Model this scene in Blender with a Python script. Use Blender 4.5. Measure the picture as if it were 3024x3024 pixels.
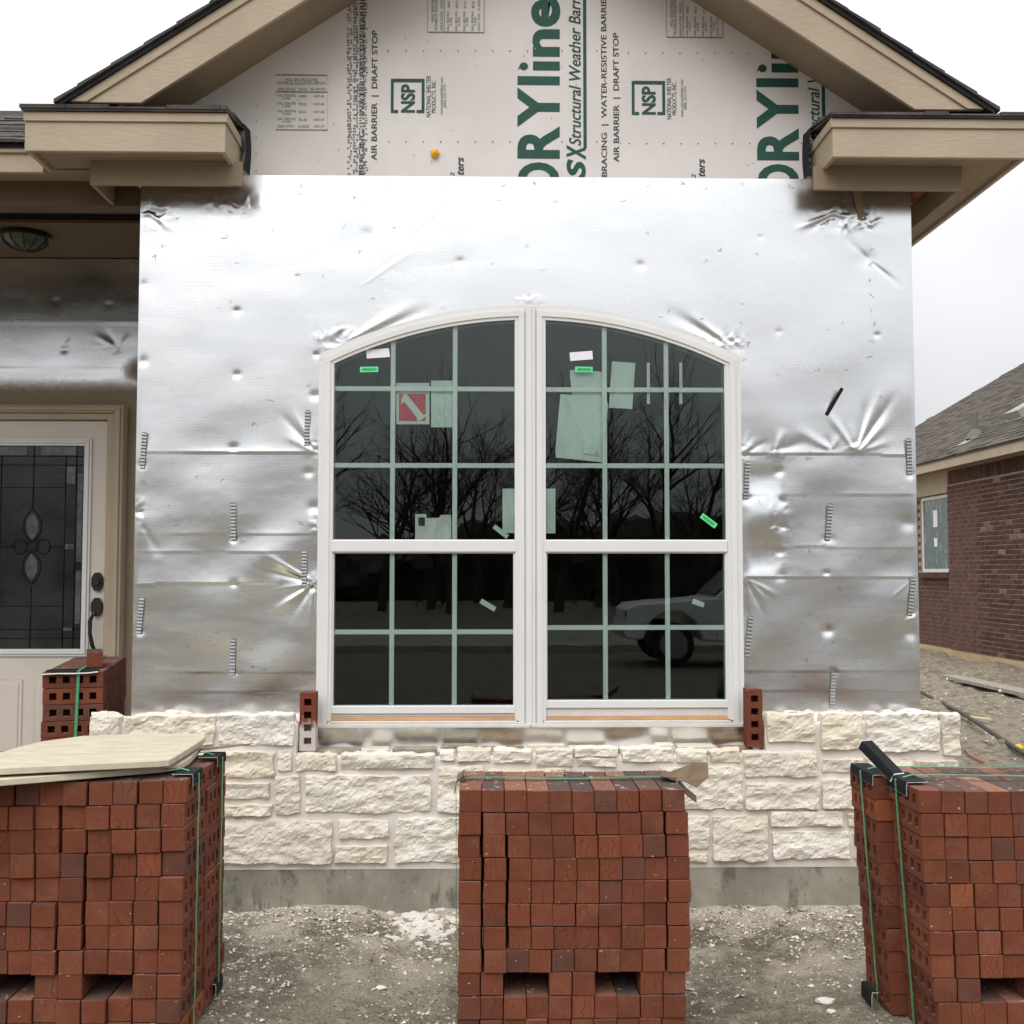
import bpy, bmesh, math, random
import numpy as np
from mathutils import Vector, Matrix, noise

# ------------------------------------------------------------------ camera, sky, sun, exposure
sc = bpy.context.scene
for o in list(bpy.data.objects):
    bpy.data.objects.remove(o)
COL = sc.collection
R = math.radians
CAM_H, PITCH, YAW, FPX = 1.44, R(3.1), R(1.15), 3290.0

cd = bpy.data.cameras.new('camera')
cam = bpy.data.objects.new('camera', cd)
COL.objects.link(cam)
cam.location = (0, 0, CAM_H)
cam.rotation_euler = (R(90) + PITCH, 0, -YAW)
cd.sensor_width = 36.0
cd.lens = 36.0 * FPX / 3024.0
cd.clip_start = 0.05
cd.clip_end = 2000
sc.camera = cam

w = bpy.data.worlds.new('World')
sc.world = w
w.use_nodes = True
nt = w.node_tree
nt.nodes.clear()
out = nt.nodes.new('ShaderNodeOutputWorld')
sky = nt.nodes.new('ShaderNodeTexSky')
sky.sky_type = 'NISHITA'
sky.sun_disc = False
sky.sun_elevation = R(48)
sky.sun_rotation = R(200)
sky.dust_density = 0.6
sky.air_density = 0.6
hs = nt.nodes.new('ShaderNodeHueSaturation')
hs.inputs['Saturation'].default_value = 0.12
hs.inputs['Value'].default_value = 0.2
nt.links.new(sky.outputs[0], hs.inputs['Color'])
bg1 = nt.nodes.new('ShaderNodeBackground')
bg1.inputs['Strength'].default_value = 0.05
nt.links.new(hs.outputs[0], bg1.inputs['Color'])
# closed cloud cover: brightest overhead, about a third of that at the horizon, faint soft cloud
tc = nt.nodes.new('ShaderNodeTexCoord')
sep = nt.nodes.new('ShaderNodeSeparateXYZ')
nt.links.new(tc.outputs['Generated'], sep.inputs[0])
mx = nt.nodes.new('ShaderNodeMath'); mx.operation = 'MAXIMUM'; mx.inputs[1].default_value = 0.0
nt.links.new(sep.outputs['Z'], mx.inputs[0])
ma = nt.nodes.new('ShaderNodeMath'); ma.operation = 'MULTIPLY_ADD'
ma.inputs[1].default_value = 3.3; ma.inputs[2].default_value = 1.0
nt.links.new(mx.outputs[0], ma.inputs[0])
cn = nt.nodes.new('ShaderNodeTexNoise')
cn.inputs['Scale'].default_value = 3.0; cn.inputs['Detail'].default_value = 4.0
nt.links.new(tc.outputs['Generated'], cn.inputs['Vector'])
cm = nt.nodes.new('ShaderNodeMapRange')
cm.inputs['From Min'].default_value = 0.3; cm.inputs['From Max'].default_value = 0.7
cm.inputs['To Min'].default_value = 0.88; cm.inputs['To Max'].default_value = 1.06
nt.links.new(cn.outputs['Fac'], cm.inputs['Value'])
mm = nt.nodes.new('ShaderNodeMath'); mm.operation = 'MULTIPLY'
nt.links.new(ma.outputs[0], mm.inputs[0]); nt.links.new(cm.outputs[0], mm.inputs[1])
st = nt.nodes.new('ShaderNodeMath'); st.operation = 'MULTIPLY'; st.inputs[1].default_value = 0.52
nt.links.new(mm.outputs[0], st.inputs[0])
bg2 = nt.nodes.new('ShaderNodeBackground')
bg2.inputs['Color'].default_value = (0.965, 0.975, 1.0, 1)
nt.links.new(st.outputs[0], bg2.inputs['Strength'])
ad = nt.nodes.new('ShaderNodeAddShader')
nt.links.new(bg1.outputs[0], ad.inputs[0]); nt.links.new(bg2.outputs[0], ad.inputs[1])
nt.links.new(ad.outputs[0], out.inputs['Surface'])

sd = bpy.data.lights.new('sun', 'SUN')
sd.energy = 1.5
sd.angle = R(50)
sd.color = (1.0, 0.97, 0.93)
sun = bpy.data.objects.new('sun', sd)
COL.objects.link(sun)
sun.rotation_euler = (R(42), 0, R(-20))

sc.view_settings.view_transform = 'Standard'
sc.view_settings.look = 'None'
sc.view_settings.exposure = 0.0
sc.view_settings.gamma = 1.0
sc.view_settings.use_curve_mapping = False
sc.cycles.use_denoising = True
sc.cycles.use_adaptive_sampling = True
sc.cycles.adaptive_threshold = 0.02
sc.cycles.max_bounces = 6
sc.cycles.diffuse_bounces = 3
sc.cycles.glossy_bounces = 4
sc.cycles.transparent_max_bounces = 12
sc.cycles.sample_clamp_indirect = 6.0

# ------------------------------------------------------------------ helpers
_cf = np.array([math.sin(YAW) * math.cos(PITCH), math.cos(YAW) * math.cos(PITCH), math.sin(PITCH)])
_cr = np.array([math.cos(YAW), -math.sin(YAW), 0.0])
_cu = np.cross(_cr, _cf)

def at(px, py, Y):
    """survey a point of the photograph onto the real vertical plane y = Y"""
    d = _cf + _cr * (px - 1512) / FPX - _cu * (py - 1512) / FPX
    t = Y / d[1]
    return Vector((d[0] * t, Y, CAM_H + d[2] * t))

def atz(px, py, z):
    d = _cf + _cr * (px - 1512) / FPX - _cu * (py - 1512) / FPX
    t = (z - CAM_H) / d[2]
    return Vector((d[0] * t, d[1] * t, z))

def empty(name, loc, label=None, cat=None, group=None, rz=0.0):
    o = bpy.data.objects.new(name, None)
    COL.objects.link(o)
    o.location = loc
    o.rotation_euler = (0, 0, rz)
    o.empty_display_size = 0.1
    tag(o, label, cat, group)
    return o

def tag(o, label=None, cat=None, group=None, kind=None):
    if label: o['label'] = label
    if cat: o['category'] = cat
    if group: o['group'] = group
    if kind: o['kind'] = kind
    return o

def mw(o):
    m = Matrix.LocRotScale(o.location, o.rotation_euler, o.scale)
    if o.parent:
        m = mw(o.parent) @ o.matrix_parent_inverse @ m
    return m

def par(o, p):
    """parent keeping the child's coordinates as world coordinates"""
    if p is not None:
        o.parent = p
        o.matrix_parent_inverse = mw(p).inverted()
    return o

def link(name, me, mat=None, parent=None):
    o = bpy.data.objects.new(name, me)
    COL.objects.link(o)
    if mat and not me.materials:
        me.materials.append(mat)
    par(o, parent)
    return o

class MB:
    def __init__(s):
        s.v = []; s.f = []; s.mi = []
    def add(s, v, f, m=0):
        b = len(s.v)
        s.v += [tuple(p) for p in v]
        s.f += [tuple(i + b for i in q) for q in f]
        s.mi += [m] * len(f)
        return s
    def box(s, x0, x1, y0, y1, z0, z1, m=0):
        v = [(x, y, z) for z in (z0, z1) for y in (y0, y1) for x in (x0, x1)]
        f = [(0, 2, 3, 1), (4, 5, 7, 6), (0, 1, 5, 4), (2, 6, 7, 3), (0, 4, 6, 2), (1, 3, 7, 5)]
        return s.add(v, f, m)
    def prism(s, poly, y0, y1, m=0):
        """polygon of (x, z) extruded along y"""
        n = len(poly)
        ar = sum(poly[i][0] * poly[(i + 1) % n][1] - poly[(i + 1) % n][0] * poly[i][1] for i in range(n))
        if ar < 0: poly = poly[::-1]
        v = [(x, y0, z) for x, z in poly] + [(x, y1, z) for x, z in poly]
        f = [tuple(range(n)), tuple(range(2 * n - 1, n - 1, -1))]
        f += [(i, i + n, (i + 1) % n + n, (i + 1) % n) for i in range(n)]
        return s.add(v, f, m)
    def prismx(s, poly, x0, x1, m=0):
        """polygon of (y, z) extruded along x"""
        n = len(poly)
        ar = sum(poly[i][0] * poly[(i + 1) % n][1] - poly[(i + 1) % n][0] * poly[i][1] for i in range(n))
        if ar > 0: poly = poly[::-1]
        v = [(x0, y, z) for y, z in poly] + [(x1, y, z) for y, z in poly]
        f = [tuple(range(n)), tuple(range(2 * n - 1, n - 1, -1))]
        f += [(i, i + n, (i + 1) % n + n, (i + 1) % n) for i in range(n)]
        return s.add(v, f, m)
    def slab(s, poly, z0, z1, m=0):
        """polygon of (x, y) extruded along z"""
        n = len(poly)
        ar = sum(poly[i][0] * poly[(i + 1) % n][1] - poly[(i + 1) % n][0] * poly[i][1] for i in range(n))
        if ar < 0: poly = poly[::-1]
        v = [(x, y, z0) for x, y in poly] + [(x, y, z1) for x, y in poly]
        f = [tuple(range(n - 1, -1, -1)), tuple(range(n, 2 * n))]
        f += [(i, (i + 1) % n, (i + 1) % n + n, i + n) for i in range(n)]
        return s.add(v, f, m)
    def tube(s, pts, r, n=8, m=0, cap=True):
        pts = [Vector(p) for p in pts]
        rs = r if isinstance(r, (list, tuple)) else [r] * len(pts)
        b = []
        for i, p in enumerate(pts):
            d = (pts[min(i + 1, len(pts) - 1)] - pts[max(i - 1, 0)]).normalized()
            a = d.cross(Vector((0, 0, 1)) if abs(d.z) < 0.9 else Vector((1, 0, 0))).normalized()
            c = d.cross(a)
            b += [tuple(p + (a * math.cos(2 * math.pi * k / n) + c * math.sin(2 * math.pi * k / n)) * rs[i]) for k in range(n)]
        f = []
        for i in range(len(pts) - 1):
            for k in range(n):
                k2 = (k + 1) % n
                f.append((i * n + k, i * n + k2, (i + 1) * n + k2, (i + 1) * n + k))
        if cap:
            f.append(tuple(range(n - 1, -1, -1)))
            f.append(tuple(range((len(pts) - 1) * n, len(pts) * n)))
        return s.add(b, f, m)
    def strip(s, path, wvec, m=0):
        """thin ribbon: path of points, half width vector(s)"""
        wv = wvec if isinstance(wvec, list) else [wvec] * len(path)
        v = []
        for p, q in zip(path, wv):
            p = Vector(p); q = Vector(q)
            v += [p - q, p + q]
        f = [(2 * i, 2 * i + 1, 2 * i + 3, 2 * i + 2) for i in range(len(path) - 1)]
        return s.add(v, f, m)
    def mesh(s, name, mats, smooth=False, bevel=0.0, seg=1):
        me = bpy.data.meshes.new(name)
        me.from_pydata(s.v, [], s.f)
        for m in (mats if isinstance(mats, (list, tuple)) else [mats]):
            if m: me.materials.append(m)
        me.polygons.foreach_set('material_index', s.mi)
        if bevel:
            bm = bmesh.new(); bm.from_mesh(me)
            bmesh.ops.recalc_face_normals(bm, faces=bm.faces)
            ed = [e for e in bm.edges if len(e.link_faces) == 2 and e.calc_face_angle(0) > 0.5]
            bmesh.ops.bevel(bm, geom=ed, offset=bevel, segments=seg, affect='EDGES', profile=0.5)
            bm.to_mesh(me); bm.free()
        if smooth:
            me.polygons.foreach_set('use_smooth', [True] * len(me.polygons))
        me.update()
        return me
    def build(s, name, mats, parent=None, smooth=False, bevel=0.0, seg=1):
        o = bpy.data.objects.new(name, s.mesh(name, mats, smooth, bevel, seg))
        COL.objects.link(o)
        par(o, parent)
        return o

def piece(name, me, parent, loc, rot=(0, 0, 0), scale=(1, 1, 1)):
    o = bpy.data.objects.new(name, me)
    COL.objects.link(o)
    o.location = loc; o.rotation_euler = rot; o.scale = scale
    if parent is not None:
        o.parent = parent
        o.matrix_parent_inverse = mw(parent).inverted()
    return o

def grid_mesh(name, P, keep=None, mats=None, smooth=True):
    """P: (ny, nx, 3) array -> mesh; keep: boolean (ny-1, nx-1)"""
    ny, nx, _ = P.shape
    idx = np.arange(ny * nx).reshape(ny, nx)
    q = np.stack([idx[:-1, :-1], idx[:-1, 1:], idx[1:, 1:], idx[1:, :-1]], -1)
    q = q[keep] if keep is not None else q.reshape(-1, 4)
    used = np.zeros(ny * nx, bool); used[q.ravel()] = True
    rem = np.cumsum(used) - 1
    q = rem[q]
    V = P.reshape(-1, 3)[used]
    me = bpy.data.meshes.new(name)
    me.vertices.add(len(V)); me.vertices.foreach_set('co', V.astype(np.float32).ravel())
    me.loops.add(len(q) * 4); me.loops.foreach_set('vertex_index', q.astype(np.int32).ravel())
    me.polygons.add(len(q))
    me.polygons.foreach_set('loop_start', np.arange(0, len(q) * 4, 4, dtype=np.int32))
    me.polygons.foreach_set('loop_total', np.full(len(q), 4, dtype=np.int32))
    me.polygons.foreach_set('use_smooth', np.full(len(q), smooth))
    me.update(calc_edges=True)
    me.validate()
    for m in (mats or []): me.materials.append(m)
    return me, used

def smooth01(x, a, b):
    t = np.clip((x - a) / (b - a), 0, 1)
    return t * t * (3 - 2 * t)

_LAT = {}
def vnoise(X, Y, seed, cell):
    """smooth lattice noise in -1..1 on arrays"""
    if seed not in _LAT: _LAT[seed] = np.random.RandomState(seed).rand(256, 256) * 2 - 1
    T = _LAT[seed]
    x = X / cell; y = Y / cell
    i = np.floor(x).astype(int); j = np.floor(y).astype(int)
    u = x - i; v = y - j
    u = u * u * (3 - 2 * u); v = v * v * (3 - 2 * v)
    g = lambda a, b: T[a % 256, b % 256]
    return (g(i, j) * (1 - u) + g(i + 1, j) * u) * (1 - v) + (g(i, j + 1) * (1 - u) + g(i + 1, j + 1) * u) * v

def fbm(X, Y, seed, cell, oct=4, gain=0.5):
    s = 0; a = 1.0
    for k in range(oct):
        s = s + a * vnoise(X, Y, seed + k * 17, cell)
        cell *= 0.5; a *= gain
    return s

# ------------------------------------------------------------------ materials
def lin(c):
    return tuple(((x / 255) / 12.92 if x / 255 <= 0.04045 else ((x / 255 + 0.055) / 1.055) ** 2.4) for x in c)

class NT:
    def __init__(s, name):
        s.m = bpy.data.materials.new(name); s.m.use_nodes = True
        s.t = s.m.node_tree; s.t.nodes.clear()
        s.o = s.n('OutputMaterial')
    def n(s, kind, **kw):
        nd = s.t.nodes.new('ShaderNode' + kind)
        for k, v in kw.items():
            if hasattr(nd, k): setattr(nd, k, v)
        return nd
    def l(s, a, b): s.t.links.new(a, b)
    def noise(s, vec, scale, detail=4, rough=0.55):
        nd = s.n('TexNoise'); nd.inputs['Scale'].default_value = scale
        nd.inputs['Detail'].default_value = detail; nd.inputs['Roughness'].default_value = rough
        if vec is not None: s.l(vec, nd.inputs['Vector'])
        return nd.outputs['Fac']
    def vor(s, vec, scale, feature='F1'):
        nd = s.n('TexVoronoi'); nd.feature = feature; nd.inputs['Scale'].default_value = scale
        if vec is not None: s.l(vec, nd.inputs['Vector'])
        return nd
    def mr(s, v, a, b, c=0.0, d=1.0, smooth=True):
        nd = s.n('MapRange')
        if smooth: nd.interpolation_type = 'SMOOTHSTEP'
        nd.inputs['From Min'].default_value = a; nd.inputs['From Max'].default_value = b
        nd.inputs['To Min'].default_value = c; nd.inputs['To Max'].default_value = d
        s.l(v, nd.inputs['Value'])
        return nd.outputs[0]
    def mix(s, f, a, b, mode='MIX'):
        nd = s.n('MixRGB'); nd.blend_type = mode
        for k, v in ((0, f), (1, a), (2, b)):
            if isinstance(v, (int, float)): nd.inputs[k].default_value = v if k == 0 else (v, v, v, 1)
            elif isinstance(v, tuple): nd.inputs[k].default_value = (*v, 1)
            else: s.l(v, nd.inputs[k])
        return nd.outputs[0]
    def math(s, op, a, b=0.0):
        nd = s.n('Math'); nd.operation = op
        for k, v in ((0, a), (1, b)):
            if isinstance(v, (int, float)): nd.inputs[k].default_value = v
            else: s.l(v, nd.inputs[k])
        return nd.outputs[0]
    def ramp(s, f, stops, const=False):
        nd = s.n('ValToRGB')
        if const: nd.color_ramp.interpolation = 'CONSTANT'
        e = nd.color_ramp.elements
        while len(e) > 1: e.remove(e[-1])
        e[0].position = stops[0][0]; e[0].color = (*stops[0][1], 1)
        for p, c in stops[1:]:
            q = e.new(p); q.color = (*c, 1)
        s.l(f, nd.inputs[0])
        return nd.outputs[0]
    def coord(s, which='Object', scale=None):
        t = s.n('TexCoord').outputs[which]
        if scale:
            mp = s.n('Mapping'); mp.inputs['Scale'].default_value = scale
            s.l(t, mp.inputs['Vector']); t = mp.outputs[0]
        return t
    def world(s, scale=None):
        t = s.n('NewGeometry').outputs['Position']
        if scale:
            mp = s.n('Mapping'); mp.inputs['Scale'].default_value = scale
            s.l(t, mp.inputs['Vector']); t = mp.outputs[0]
        return t
    def bsdf(s, col, rough=0.8, metal=0.0, bumps=(), spec=0.3):
        p = s.n('BsdfPrincipled')
        for k, v in (('Base Color', col), ('Roughness', rough), ('Metallic', metal), ('Specular IOR Level', spec)):
            if isinstance(v, (int, float)): p.inputs[k].default_value = v
            elif isinstance(v, tuple): p.inputs[k].default_value = (*v, 1)
            else: s.l(v, p.inputs[k])
        prev = None
        for h, stg, dist in bumps:
            b = s.n('Bump'); b.inputs['Strength'].default_value = stg; b.inputs['Distance'].default_value = dist
            s.l(h, b.inputs['Height'])
            if prev is not None: s.l(prev, b.inputs['Normal'])
            prev = b.outputs[0]
        if prev is not None: s.l(prev, p.inputs['Normal'])
        s.l(p.outputs[0], s.o.inputs[0])
        s.p = p
        return s.m

def simple(name, rgb, rough=0.7, var=0.12, scale=6.0, bump=0.0, bscale=200.0, metal=0.0, spec=0.3, stretch=None):
    """plain painted / plastic surface with uneven tone and slight relief"""
    t = NT(name); c = lin(rgb); v = t.world(stretch)
    n1 = t.noise(v, scale, 5)
    a = tuple(x * (1 - var) for x in c); b = tuple(min(1, x * (1 + var)) for x in c)
    col = t.mix(t.mr(n1, 0.3, 0.7), a, b)
    bp = [(t.noise(v, bscale, 3), bump, 0.002)] if bump else []
    return t.bsdf(col, rough, metal, bp, spec)

# tan fibre-cement trim with pressed wood grain
def m_trim():
    t = NT('tan_trim'); g = t.world((1.0, 1.0, 9.0))
    gr = t.noise(g, 14, 6, 0.7)
    wv = t.n('TexWave'); wv.inputs['Scale'].default_value = 5; wv.inputs['Distortion'].default_value = 9
    wv.inputs['Detail'].default_value = 3; wv.inputs['Detail Scale'].default_value = 1.5; t.l(t.world((0.5, 0.5, 6)), wv.inputs['Vector'])
    c = lin((174, 158, 137))
    col = t.mix(t.mr(t.noise(t.world(), 3, 4), 0.3, 0.7), tuple(x * 0.93 for x in c), tuple(x * 1.06 for x in c))
    col = t.mix(t.mr(gr, 0.52, 0.78, 0, 0.14), col, tuple(x * 0.72 for x in c))
    return t.bsdf(col, 0.6, 0, [(wv.outputs['Fac'], 0.3, 0.0015), (gr, 0.25, 0.001)], 0.3)
M_TRIM = m_trim()
M_BEAM = simple('beam_paint', (100, 84, 66), 0.65, 0.05, 3, 0.1)
M_OSB = simple('raw_wood', (142, 98, 62), 0.85, 0.3, 30, 0.3, 90)
M_WHITE = simple('white_vinyl', (222, 221, 219), 0.35, 0.02, 5, 0.0, spec=0.4)
M_VINYLDIRT = simple('dusty_vinyl', (214, 210, 204), 0.45, 0.05, 14, 0.02, 120)
M_MUNTIN = simple('muntin_white', (240, 243, 241), 0.4, 0.02)
M_WOODSILL = simple('sill_wood', (205, 160, 115), 0.7, 0.2, 20, 0.2, 150, stretch=(0.2, 1, 1))
M_INK = simple('green_ink', (32, 78, 66), 0.55, 0.10, 25)
M_INKB = simple('black_ink', (52, 55, 54), 0.6, 0.2, 30)
M_INKG = simple('faded_ink', (120, 120, 116), 0.7, 0.25, 60)
M_BLACK = simple('black_metal', (26, 24, 23), 0.4, 0.2, 30, spec=0.5)
M_FELT = simple('black_felt', (40, 40, 42), 0.85, 0.25, 20, 0.3, 80)
M_PAPERB = simple('black_paper', (32, 34, 36), 0.75, 0.2, 25, spec=0.15)
M_PAPERW = simple('white_paper', (225, 224, 220), 0.7, 0.04, 15)
M_KRAFT = simple('kraft_paper', (112, 94, 76), 0.8, 0.12, 20)
M_SHEET = simple('pale_sheet', (222, 234, 228), 0.6, 0.06, 8)
M_LABEL = simple('label_white', (232, 230, 236), 0.5, 0.03, 20)
M_ARGON = simple('label_green', (94, 228, 150), 0.5, 0.03, 20)
M_ARGTXT = simple('label_text', (28, 90, 66), 0.6, 0.02)
M_RED = simple('sign_red', (214, 74, 86), 0.6, 0.08, 12)
M_STRAP = simple('green_strap', (72, 150, 104), 0.4, 0.12, 30, spec=0.45)
M_GALV = simple('galvanised', (156, 158, 160), 0.62, 0.15, 60, 0.1, 300, metal=0.9)
M_STAPLE = simple('staple_grey', (120, 120, 120), 0.5, 0.3, 40, metal=0.6)
M_LEDGE = simple('brown_stone', (150, 126, 98), 0.9, 0.3, 16, 0.6, 90)
M_LEDGE2 = simple('grey_stone', (150, 142, 126), 0.9, 0.3, 16, 0.6, 90)
M_DOOR = simple('door_paint', (208, 199, 188), 0.45, 0.03, 4)
M_DOORLITE = simple('lite_frame', (214, 212, 210), 0.4, 0.03, 5)
M_CAME = simple('lead_came', (24, 25, 26), 0.45, 0.2, 30, metal=0.5)
M_ROOM = simple('room_dark', (62, 58, 52), 0.9, 0.25, 3)
M_ORANGE = simple('orange_foam', (232, 160, 44), 0.8, 0.1, 60, 0.3, 120)
M_PIPE = simple('pipe_black', (60, 58, 54), 0.6, 0.25, 8)
M_PLANK = simple('grey_plank', (150, 143, 132), 0.85, 0.2, 14, 0.2, 90, stretch=(3, 0.6, 3))
M_PALEWOOD = simple('pale_wood', (206, 194, 158), 0.8, 0.1, 14)
M_COPPER = simple('orange_wire', (176, 104, 62), 0.5, 0.1)
M_YELLOW = simple('yellow_scrap', (222, 180, 40), 0.6, 0.2, 90)
M_BARK = simple('bark', (62, 55, 50), 0.95, 0.3, 6)
M_TWIG = simple('twig', (58, 50, 46), 0.95, 0.25, 4)
M_TRUCK = simple('truck_white', (222, 224, 226), 0.2, 0.02, 2, spec=0.6)
M_TYRE = simple('tyre', (26, 26, 27), 0.85, 0.2, 10)
M_TRUCKGLASS = simple('truck_glass', (18, 20, 22), 0.08, 0.1, 3, spec=0.6)
M_ROAD = simple('road', (128, 125, 118), 0.9, 0.12, 0.8, 0.2, 60)
M_LIGHTGLASS = simple('fixture_glass', (70, 72, 68), 0.25, 0.1, 30, spec=0.5)
M_VENT = simple('vent_pipe', (106, 104, 100), 0.6, 0.15, 10)
M_FLASH = simple('flashing', (150, 147, 142), 0.5, 0.15, 12)
M_NBFRAME = simple('far_window_frame', (222, 220, 214), 0.5, 0.03)
M_TRIM_SHADED = simple('tan_trim_shaded', (146, 130, 110), 0.7, 0.05, 3)  # same tan paint as the trim, with the eave shade put into the colour
M_OVERSPRAY = simple('overspray', (150, 130, 108), 0.8, 0.1, 6)

def m_sheathing():
    t = NT('sheathing_board'); v = t.world()
    c = lin((222, 216, 213))
    n1 = t.noise(v, 2.2, 5); n2 = t.noise(v, 60, 3)
    col = t.mix(t.mr(n1, 0.3, 0.75), tuple(x * 0.9 for x in c), tuple(x * 1.03 for x in c))
    sp = t.mr(t.noise(t.world((1, 1, 3)), 45, 2), 0.68, 0.76)
    col = t.mix(t.math('MULTIPLY', sp, 0.35), col, lin((150, 140, 132)))
    return t.bsdf(col, 0.7, 0, [(n2, 0.06, 0.001), (n1, 0.1, 0.01)], 0.3)
M_SHEATH = m_sheathing()

def m_foil(name, paint=False):
    t = NT(name); v = t.world()
    n1 = t.noise(t.world((0.6, 1, 2.4)), 5, 4)
    rough = t.mr(n1, 0.25, 0.75, 0.20, 0.30)
    # woven scrim under the film
    w1 = t.n('TexWave'); w1.bands_direction = 'X'; w1.inputs['Scale'].default_value = 95; t.l(v, w1.inputs['Vector'])
    w2 = t.n('TexWave'); w2.bands_direction = 'Z'; w2.inputs['Scale'].default_value = 95; t.l(v, w2.inputs['Vector'])
    wv = t.math('ADD', w1.outputs['Fac'], w2.outputs['Fac'])
    cr = t.noise(v, 26, 6, 0.7)
    mot = t.noise(v, 120, 3, 0.6)
    c0 = t.mix(t.mr(t.noise(t.world((1, 1, 2)), 1.6, 5), 0.35, 0.7), (0.82, 0.834, 0.842), (0.87, 0.882, 0.89))
    sm = t.mr(t.noise(t.world((1.6, 1, 5)), 9, 5, 0.65), 0.68, 0.78)
    c0 = t.mix(t.math('MULTIPLY', sm, 0.12), c0, (0.46, 0.45, 0.44))
    # horizontal rib of the laminate
    rib = t.n('TexWave'); rib.bands_direction = 'Z'; rib.inputs['Scale'].default_value = 22; rib.inputs['Distortion'].default_value = 1.5; t.l(t.world((0.15, 1, 1)), rib.inputs['Vector'])
    m = t.bsdf(c0, rough, 1.0, [(wv, 0.05, 0.001), (rib.outputs['Fac'], 0.010, 0.002), (cr, 0.03, 0.003), (mot, 0.03, 0.002)], 0.5)
    if paint:
        at_ = t.n('Attribute'); at_.attribute_name = 'paint'
        f = t.mr(t.math('ADD', at_.outputs['Fac'], t.math('MULTIPLY', t.math('SUBTRACT', t.noise(v, 30, 5, 0.7), 0.5), 0.35)), 0.15, 0.75)
        t.l(t.mix(f, c0, lin((150, 132, 110))), t.p.inputs['Base Color'])
        mt = t.math('SUBTRACT', 1.0, f)
        t.l(mt, t.p.inputs['Metallic'])
        t.l(t.math('ADD', rough, t.math('MULTIPLY', f, 0.4)), t.p.inputs['Roughness'])
    return m
M_FOIL = m_foil('foil')
M_FOILP = m_foil('porch_foil', True)

def m_glass(name, tint, ior=1.52, rough=0.0):
    t = NT(name)
    tr = t.n('BsdfTransparent'); tr.inputs[0].default_value = (*tint, 1)
    gl = t.n('BsdfGlossy'); gl.inputs['Roughness'].default_value = rough
    gl.inputs['Color'].default_value = (0.9, 0.97, 0.95, 1)
    wv = t.noise(t.world(), 2.5, 2)
    b = t.n('Bump'); b.inputs['Strength'].default_value = 0.03; b.inputs['Distance'].default_value = 0.01
    t.l(wv, b.inputs['Height']); t.l(b.outputs[0], gl.inputs['Normal'])
    fr = t.n('Fresnel'); fr.inputs[0].default_value = ior
    mx = t.n('MixShader'); t.l(fr.outputs[0], mx.inputs[0]); t.l(tr.outputs[0], mx.inputs[1]); t.l(gl.outputs[0], mx.inputs[2])
    t.l(mx.outputs[0], t.o.inputs[0])
    return t.m
M_GLASS = m_glass('window_glass', (0.95, 0.995, 0.975))

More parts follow.
